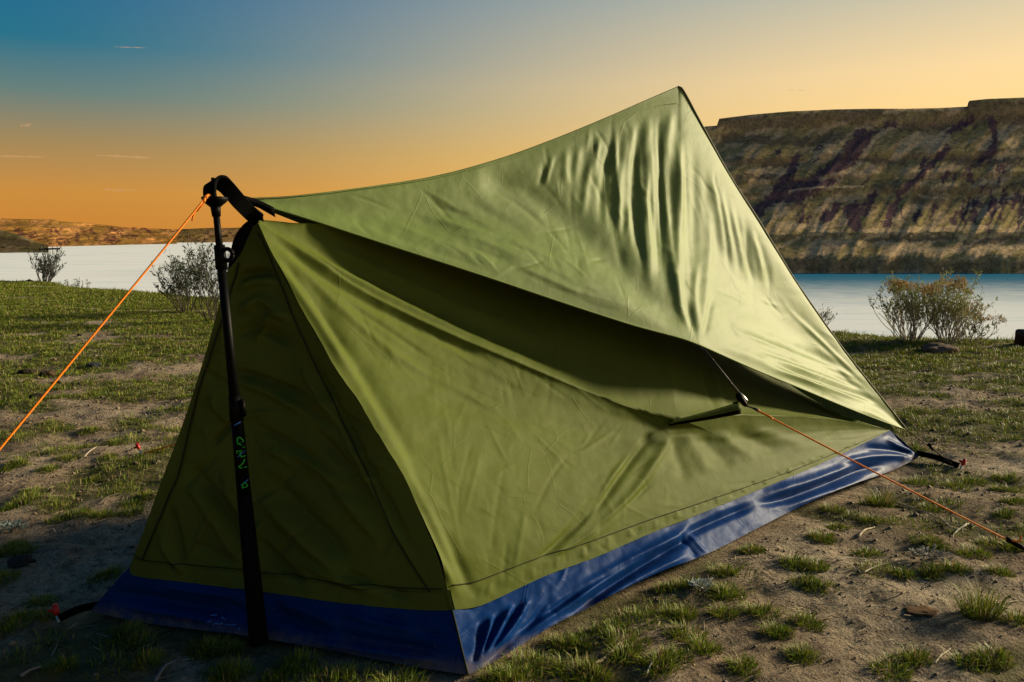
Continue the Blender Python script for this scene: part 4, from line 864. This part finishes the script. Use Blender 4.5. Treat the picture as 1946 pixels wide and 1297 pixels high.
for px, py, w in [(985, 1275, 70), (1040, 1262, 60), (1090, 1280, 80), (940, 1292, 60), (1010, 1300, 90), (1130, 1295, 70), (1080, 1215, 60), (1150, 1195, 60), (1200, 1180, 70), (1110, 1225, 45), (1190, 1222, 55), (1045, 1205, 45), (1180, 1260, 45), (1250, 1280, 40), (600, 1285, 90), (520, 1290, 80), (680, 1293, 90), (450, 1280, 60), (760, 1300, 70), (560, 1262, 50)]:
    px_tuft(px, py, w, 1.15)
# scattered small tufts and the denser sward towards the brink
nT = 60000
ty = 1.5 + 15 * rng.random(nT) ** .62; tx = (rng.random(nT) * 2 - 1) * (ty * .92 + .4)
keep = np.ones(nT, bool); keep &= ty < brink(tx) + .6
keep &= sward(tx, ty) + rng.normal(0, .10, nT) > 0.04; keep &= in_quad(tx, ty, QUAD, .04) < 0
for x, y in zip(tx[keep], ty[keep]):
    f = min(1, 4.5 / y)
    tuft(x, y, rng.uniform(.025, .065) * (1 + .07 * y), rng.uniform(.018, .040) * (1 + .04 * y), int(rng.uniform(26, 52) * (.40 + .60 * f)), .0024 * max(1, y / 3.0), .14)
# ragged brink: taller grass right along the edge
for x in np.arange(-11, 8, .045):
    y = float(brink(np.array(x))) - rng.uniform(-.15, .35); tuft(x, y, .07, rng.uniform(.05, .11), 16, .0075 if y > 10 else .0045, .35)
BX = np.concatenate(BX); BY = np.concatenate(BY); BH = np.concatenate(BH); BW = np.concatenate(BW); BA = np.concatenate(BA); BL = np.concatenate(BL)
ok = in_quad(BX, BY, QUAD, .0) < 0
BX, BY, BH, BW, BA, BL = [q[ok] for q in (BX, BY, BH, BW, BA, BL)]
print('BLADES', len(BX))
V, Fc, Cc = blades(BX, BY, BH, BW, BA, BL, grass_colour(len(BX)))
tag(mesh_obj('grass', V, Fc, M['grass'], None, True, Cc), 'short green grass tufts scattered over the sandy ground', 'grass', kind='stuff')
# loose dry straw lying about
n = 6500; y = 1.5 + 6 * rng.random(n) ** .8; x = (rng.random(n) * 2 - 1) * (y * .75 + .3); okk = in_quad(x, y, QUAD, .02) < 0; x, y = x[okk], y[okk]; n = len(x)
L = rng.uniform(.012, .055, n); az = rng.random(n) * 6.28; z = ground_z(x, y) + .004
p0 = np.stack([x, y, z], -1); d = np.stack([np.cos(az), np.sin(az), rng.normal(0, .12, n)], -1); s = np.stack([-np.sin(az), np.cos(az), 0 * az], -1); up = np.array([0, 0, .0012])
w = rng.uniform(.0011, .0026, n)[:, None]; p1 = p0 + d * L[:, None]; p1[:, 2] = np.maximum(p1[:, 2], ground_z(p1[:, 0], p1[:, 1]) + .002)
V = np.stack([p0 - s * w, p0 + s * w, p1 + s * w * .6, p1 - s * w * .6, p0 + up, p1 + up], 1).reshape(-1, 3); i = np.arange(n)[:, None] * 6
Fc = np.concatenate([i + [0, 4, 5], i + [0, 5, 3], i + [4, 1, 2], i + [4, 2, 5]], 1).reshape(-1, 3)
cc = np.repeat(np.array([.36, .28, .17]) * rng.uniform(.35, 1.2, (n, 1)), 6, 0)
tag(mesh_obj('dry_straw', V, Fc, M['twig'], None, False, cc), 'bits of dry straw and twig lying on the sandy soil', 'straw', kind='stuff')
# grit and small clods
n = 26000; y = 1.45 + 5.5 * rng.random(n) ** .8; x = (rng.random(n) * 2 - 1) * (y * .75 + .3); okk = in_quad(x, y, QUAD, .02) < 0; x, y = x[okk], y[okk]; n = len(x)
r = np.minimum(rng.lognormal(-5.75, .5, n), .013) * np.interp(y, [1.5, 6], [.8, 1.5]); ctr = np.stack([x, y, ground_z(x, y) + r * .25], -1)
oct_ = np.array([[1, 0, 0], [0, 1, 0], [-1, 0, 0], [0, -1, 0], [0, 0, .7], [0, 0, -.7]]); of = np.array([[0, 1, 4], [1, 2, 4], [2, 3, 4], [3, 0, 4], [1, 0, 5], [2, 1, 5], [3, 2, 5], [0, 3, 5]])
V = ctr[:, None] + oct_[None] * (r[:, None, None]) * rng.uniform(.55, 1.35, (n, 6, 1)); V = V.reshape(-1, 3); Fc = (np.arange(n)[:, None, None] * 6 + of[None]).reshape(-1, 3)
cc = np.repeat(np.array([.22, .165, .11]) * rng.uniform(.35, 1.3, (n, 1)), 6, 0)
tag(mesh_obj('grit', V, Fc, M['twig'], None, False, cc), 'loose sandy grit and small clods on the bare ground', 'grit', kind='stuff')

# ================================================================== SHRUBS
def shrub(name, base, H, Wd, nst, label, seed, leafc, flower=None, stemc=(.16, .11, .075), leaves=900, spread=1.0, lsize=.010, depth=3, sr=.0035, heads=14):
    r = random.Random(seed); g = np.array(base, float); root = empty(name, g, label, 'shrub', 'shrubs along the brink of the bluff')
    SV = []; SF = []; SC = []; sn = 0; ends = []; pts_all = []
    def grow(p, d, L, rad, lev):
        nonlocal sn
        n = 6; P = [p.copy()]; dd = d.copy()
        for k in range(n):
            dd = dd + np.array([r.gauss(0, .13), r.gauss(0, .13), r.gauss(0, .08) + .05]); dd /= np.linalg.norm(dd); P.append(P[-1] + dd * L / n)
        V, Fc = tube_data(P, np.linspace(rad, rad * .55, n + 1), 4, False); SV.append(V); SF.extend([tuple(i + sn for i in f) for f in Fc]); sn += len(V)
        k = r.uniform(.6, 1.3); SC.append(np.repeat((np.array(stemc) * k)[None], len(V), 0))
        if lev >= 1: pts_all.extend([(q, dd) for q in P[2:]])
        if lev < depth:
            for c in range(r.choice([2, 3, 3])):
                i = r.randint(2, n); a = r.uniform(0, 6.28); side = np.array([math.cos(a), math.sin(a), .5]); nd = dd * 1.0 + side * r.uniform(.3, .65); nd /= np.linalg.norm(nd)
                grow(P[i], nd, L * r.uniform(.42, .68), rad * .6, lev + 1)
        else: ends.append((P[-1], dd))
    for s in range(nst):
        a = r.uniform(0, 6.28); q = math.sqrt(r.random()); lean = q * spread * Wd / H * .62
        d = np.array([math.cos(a) * lean, math.sin(a) * lean, 1.0]); d /= np.linalg.norm(d)
        grow(g + np.array([math.cos(a), math.sin(a), 0]) * q * Wd * .10 - [0, 0, .02], d, H * r.uniform(.42, .62), sr, 0)
    V = np.concatenate(SV); top = V[:, 2].max() - g[2]; k = H / top; V = g + (V - g) * np.array([min(1.25, k * 1.0), min(1.25, k), k]); sc3 = np.array([min(1.25, k), min(1.25, k), k])
    mesh_obj('branches', V, SF, M['twig'], root, True, np.concatenate(SC))
    def cards(P, Dr, size, colr, nm, up=.6):
        n = len(P); P = np.array(P); Dr = np.array(Dr) * 1.0 + rng.normal(0, up, (n, 3)); Dr /= np.linalg.norm(Dr, axis=1)[:, None]
        s = np.cross(Dr, rng.normal(0, 1, (n, 3))); s /= np.linalg.norm(s, axis=1)[:, None]; L = size * rng.uniform(.6, 1.5, (n, 1)); w = L * .16
        V = np.stack([P, P + Dr * L * .5 + s * w, P + Dr * L, P + Dr * L * .5 - s * w], 1).reshape(-1, 3); Fq = np.arange(n)[:, None] * 4 + np.arange(4)[None]
        cc = np.repeat(np.array(colr) * rng.uniform(.6, 1.35, (n, 1)), 4, 0); mesh_obj(nm, V, Fq, M['leaf'], root, False, cc)
    if leaves:
        ch = [pts_all[r.randrange(len(pts_all))] for _ in range(leaves)]
        cards([g + (q - g) * sc3 + np.array([r.gauss(0, .006) for _ in range(3)]) for q, _ in ch], [d for _, d in ch], lsize * 2.2, leafc, 'foliage')
    if flower:
        es = sorted(ends, key=lambda t: -t[0][2])[:int(len(ends) * .35)]; r.shuffle(es); P = []; Dd = []
        for q, d in es[:heads]:
            hw = r.uniform(.035, .085)
            for _ in range(190):
                a = r.uniform(0, 6.28); rr = hw * math.sqrt(r.random()); P.append(g + (q - g) * sc3 + np.array([math.cos(a) * rr, math.sin(a) * rr, .045 * (1 - (rr / hw) ** 2) + r.gauss(0, .014)])); Dd.append(np.array([math.cos(a) * .6, math.sin(a) * .6, 1]))
        cards(P, Dd, .020, flower, 'flower_heads')
    return root
def on_ground(px, py, Y): q = atY(px, py, Y); return np.array([q[0], q[1], float(ground_z(np.array(q[0]), np.array(q[1])))])
shrub('rabbitbrush', on_ground(1728, 646, 6.45), .63, .60, 34, 'tan flowered twiggy rabbitbrush standing at the brink, right of the tent', 5, (.27, .30, .09), (.40, .28, .12), (.40, .35, .28), 2000, 1.0, .012, 3, .0040, 9)
shrub('rabbitbrush', on_ground(1800, 650, 6.35), .62, .58, 34, 'rabbitbrush with one tall flower head, right half of the right bush clump', 8, (.27, .30, .09), (.40, .28, .12), (.38, .33, .26), 1900, 1.1, .012, 3, .0040, 8)
shrub('rabbitbrush', on_ground(1842, 650, 6.5), .30, .40, 12, 'low rabbitbrush leaning right at the right end of the bush clump', 9, (.11, .13, .04), (.36, .26, .12), (.25, .20, .15), 400, 1.4, .012, 3, .0035, 8)
shrub('weed', on_ground(1553, 640, 7.0), .26, .26, 8, 'small dry weed just behind the right edge of the fly', 12, (.12, .11, .05), None, (.20, .15, .10), 160, 1.2, .010, 2, .0026)
shrub('sagebrush', on_ground(84, 530, 14.5), .66, .75, 34, 'bare blue grey sagebrush at the far left against the water', 21, (.07, .09, .07), None, (.075, .075, .075), 700, 1.15, .022, 2, .0075)
shrub('weed', on_ground(143, 540, 14.0), .30, .55, 9, 'sparse low weed right of the far left sagebrush', 22, (.07, .09, .06), None, (.08, .08, .07), 90, 1.6, .018, 2, .0060)
shrub('sagebrush', on_ground(352, 590, 8.8), .74, .85, 20, 'dark green twiggy bush right behind the left edge of the tent', 25, (.045, .065, .028), None, (.045, .035, .025), 1700, 1.15, .014, 3, .0048)
shrub('sagebrush', on_ground(405, 612, 7.9), .92, .62, 20, 'tall dark bush behind the trekking pole and the tent corner', 26, (.045, .065, .028), None, (.045, .035, .025), 1700, 1.0, .013, 3, .0045)

# ================================================================== STICKS, STONES, PLANTS
def stick(paths, rad, colr, label, name='twig', z=.006):
    base_ = gnd(*paths[0][0]); root = None; V = []; Fc = []; n = 0
    for path in paths:
        P = np.array([gnd(*p) for p in path]); P[:, 2] = ground_z(P[:, 0], P[:, 1]) + z; P = smooth_path(P, 16); P[:, 2] += .003 * np.sin(np.linspace(0, 5, 16))
        v, f = tube_data(P, np.linspace(rad, rad * .45, 16) * (1 + .15 * np.sin(np.linspace(0, 19, 16))), 6); V.append(v); Fc += [tuple(i + n for i in q) for q in f]; n += len(v)
    V = np.concatenate(V); cc = np.repeat(np.array(colr)[None], len(V), 0) * rng.uniform(.75, 1.2, (len(V), 1))
    return tag(mesh_obj(name, V, Fc, M['twig'], None, True, cc), label, 'twig', 'sticks on the ground')
stick([[(1698, 946), (1755, 972), (1790, 988), (1838, 996)], [(1790, 988), (1815, 1005), (1840, 992), (1838, 985)], [(1838, 992), (1812, 1015), (1820, 1033)]], .0028, (.34, .31, .28), 'pale forked twig lying beside the right guy line')
stick([[(1631, 1019), (1645, 1010), (1662, 1001)]], .0035, (.50, .42, .30), 'short straw coloured stick on bare soil below the blue floor')
stick([[(1128, 1273), (1148, 1262), (1165, 1248), (1178, 1228), (1191, 1223)]], .0042, (.40, .30, .19), 'bent pale brown stick in the grass at the bottom edge')
stick([[(1228, 1297), (1238, 1280), (1246, 1268)], [(1238, 1280), (1232, 1272)]], .0022, (.42, .38, .32), 'thin white forked twig at the bottom edge, right of the bent stick')
stick([[(295, 1290), (315, 1262), (336, 1247)]], .0042, (.20, .20, .21), 'grey stick at the bottom left, in front of the blue floor')
stick([[(40, 1294), (70, 1275), (102, 1260)]], .0034, (.24, .22, .20), 'thin grey stick in the bottom left corner')
stick([[(60, 1040), (120, 1045), (200, 1040), (255, 1031)]], .0016, (.40, .33, .20), 'long dry straw reaching the left corner of the tent')
stick([[(160, 872), (175, 862), (184, 853)]], .0026, (.42, .36, .28), 'small pale stick between grass tufts left of the tent')
stick([[(1590, 1066), (1620, 1058), (1660, 1062)]], .0020, (.42, .37, .28), 'thin straw across the soil below the forked twig')
stick([[(1640, 1096), (1672, 1078), (1704, 1064)]], .0018, (.45, .40, .28), 'straight straw through the grass tuft at lower right')
stick([[(1775, 1272), (1790, 1255), (1806, 1238)]], .0018, (.45, .38, .26), 'slanting straw at the bottom right')
def stone(px, py, wpx, hk, colr, label, seed, cat='stone', name='stone'):
    r = random.Random(seed); g = gnd(px, py); s = wpx * g[1] / F / 2; g[2] = float(ground_z(np.array(g[0]), np.array(g[1])))
    bm = bmesh.new(); bmesh.ops.create_icosphere(bm, subdivisions=3, radius=1)
    off = seed * 3.7
    for v in bm.verts:
        q = v.co; k = 1 + .30 * float(pnoise(np.array(q.x * 1.6 + off), np.array(q.y * 1.6 + q.z * 1.3))) + .10 * float(pnoise(np.array(q.x * 5 + off), np.array(q.z * 5 + q.y * 3)))
        v.co = Vector((q.x * s * k, q.y * s * .75 * k, q.z * s * hk * k + s * hk * .45)) + Vector(g)
    me = bpy.data.meshes.new(name); bm.to_mesh(me); bm.free(); o = bpy.data.objects.new(name, me); COL.objects.link(o)
    me.materials.append(plain('stone_' + str(seed), colr, .95, .1, var=.35, scale=60)); return tag(o, label, cat, 'stones and clods on the ground')
stone(40, 1072, 50, .55, (.030, .030, .032), 'dark angular stone beside a grass tuft at the left edge', 1)
stone(52, 707, 34, .35, (.035, .025, .018), 'flat dark clod left of the orange guy line, upper one of two', 2, 'clod', 'clod')
stone(90, 710, 34, .4, (.075, .045, .025), 'brown clod on bare soil nearest the orange guy line', 3, 'clod', 'clod')
stone(54, 725, 14, .4, (.03, .025, .02), 'tiny dark clod below the flat dark clod at left', 4, 'clod', 'clod')
stone(108, 726, 20, .4, (.03, .022, .018), 'small dark clod right under the orange guy line', 5, 'clod', 'clod')
stone(178, 697, 28, .4, (.04, .045, .055), 'flat slate grey stone between grass patches right of the guy line', 6)
stone(151, 636, 9, .7, (.03, .03, .03), 'small round dark pebble beside the guy line, further off', 7)
stone(78, 757, 44, .3, (.05, .035, .022), 'low brown clod crossed by the orange guy line', 8, 'clod', 'clod')
stone(55, 534, 16, .5, (.03, .028, .02), 'dark lump on the brink below the far left sagebrush', 9)
stone(302, 549, 22, .8, (.02, .02, .02), 'dark rock on the brink left of the bush behind the tent', 10)
stone(222, 546, 8, .8, (.03, .03, .03), 'tiny dark rock on the brink, left of the orange line', 11)
stone(1785, 667, 70, .35, (.16, .12, .09), 'bare mound of grey soil in front of the rabbitbrush', 13, 'mound', 'soil_mound')
stone(1750, 1172, 60, .12, (.13, .075, .04), 'reddish brown patch of loose soil at the lower right', 14, 'clod', 'clod')
# silvery low plants
def rosette(px, py, wpx, n, colr, label, seed, hk=.8):
    r = np.random.default_rng(seed); g = gnd(px, py); g[2] = float(ground_z(np.array(g[0]), np.array(g[1]))); s = wpx * g[1] / F / 2
    root = empty('silver_plant', g, label, 'plant', 'silvery low plants'); V = []; Fc = []
    for k in range(n):
        a = r.random() * 6.28; rr = s * math.sqrt(r.random()) * .8; c = g + np.array([math.cos(a) * rr, math.sin(a) * rr * .7, .004 + r.random() * s * hk * .6]); L = r.uniform(.010, .020)
        d = np.array([math.cos(a) + r.normal(0, .5), math.sin(a) + r.normal(0, .5), r.uniform(.2, 1.1)]); d /= np.linalg.norm(d); sd_ = np.cross(d, [0, 0, 1.0]); sd_ /= np.linalg.norm(sd_) + 1e-6; up = np.cross(sd_, d)
        b0 = len(V); V += [c, c + d * L * .55 + sd_ * L * .30 + up * .002, c + d * L, c + d * L * .55 - sd_ * L * .30 + up * .002, c + d * L * .55 - up * .001]; Fc += [(b0, b0 + 1, b0 + 4), (b0 + 1, b0 + 2, b0 + 4), (b0 + 2, b0 + 3, b0 + 4), (b0 + 3, b0, b0 + 4)]
    V = np.array(V); cc = np.repeat(np.array(colr) * r.uniform(.6, 1.2, (n, 1)), 5, 0); mesh_obj('leaves', V, Fc, M['leaf'], root, False, cc)
    MB().tube([g + [0, 0, -.01], g + [.002, 0, s * hk * .6]], [.003, .0015], 6).build('stem', M['cord_black'], root)
rosette(1333, 1124, 50, 60, (.42, .47, .45), 'small silvery leaved plant in front of the blue floor', 3)
rosette(22, 1000, 60, 110, (.36, .42, .38), 'pale silvery plant at the left edge of the ground', 4)
rosette(1765, 1068, 90, 130, (.30, .30, .28), 'greyish low plant among grass below the right guy line', 5, .5)
rosette(238, 549, 24, 30, (.40, .44, .46), 'pale plant on the brink behind the orange guy line', 6)
rosette(262, 560, 30, 30, (.36, .40, .40), 'pale tuft just right of the orange guy line near the brink', 7)
# tall tuft standing alone at the lower right
def solo_tuft(px, py, h, n, label, seed):
    g = gnd(px, py); r = np.random.default_rng(seed); a = r.random(n) * 6.28; rr = .035 * np.sqrt(r.random(n)); x = g[0] + rr * np.cos(a); y = g[1] + rr * np.sin(a)
    V, Fc, Cc = blades(x, y, h * r.uniform(.4, 1.15, n), np.full(n, .0022), a + r.normal(0, .5, n), np.clip(.2 + 18 * rr + r.normal(0, .3, n), 0, 1.6), grass_colour(n, .2)); return tag(mesh_obj('grass_tuft', V, Fc, M['grass'], None, True, Cc), label, 'grass tuft')
solo_tuft(1862, 1180, .085, 260, 'tall spiky grass tuft alone on bare sand at the lower right', 3)
solo_tuft(1672, 950, .075, 200, 'spiky grass tuft right below the blue floor and guy line', 4)
# wooden stump at the right edge
g = on_ground(1951, 648, 6.3); g[2] -= .01; st = empty('tree_stump', g, 'short dark wooden stump standing at the right edge by the water', 'stump')
V = []; nS = 28
for zz, rr in ((-.04, .088), (.0, .086), (.05, .080), (.085, .078), (.105, .079), (.128, .077), (.14, .066), (.143, .03), (.143, .0)):
    for k in range(nS): a = k * 2 * math.pi / nS; q = rr * (1 + .05 * math.sin(5 * a + 1) + .03 * math.sin(11 * a)); V.append(g + [q * math.cos(a), q * math.sin(a), zz + (.006 * math.sin(3 * a) if zz > .09 else 0)])
fs = [(i * nS + k, i * nS + (k + 1) % nS, (i + 1) * nS + (k + 1) % nS, (i + 1) * nS + k) for i in range(8) for k in range(nS)]
mesh_obj('trunk', V[:nS * 5], fs[:nS * 4], plain('stump_bark', (.035, .020, .014), .9, .1, var=.5, scale=25), st)
mesh_obj('weathered_top', V[nS * 4:], fs[:nS * 4], plain('stump_top', (.05, .045, .045), .9, .1, var=.4, scale=40), st)
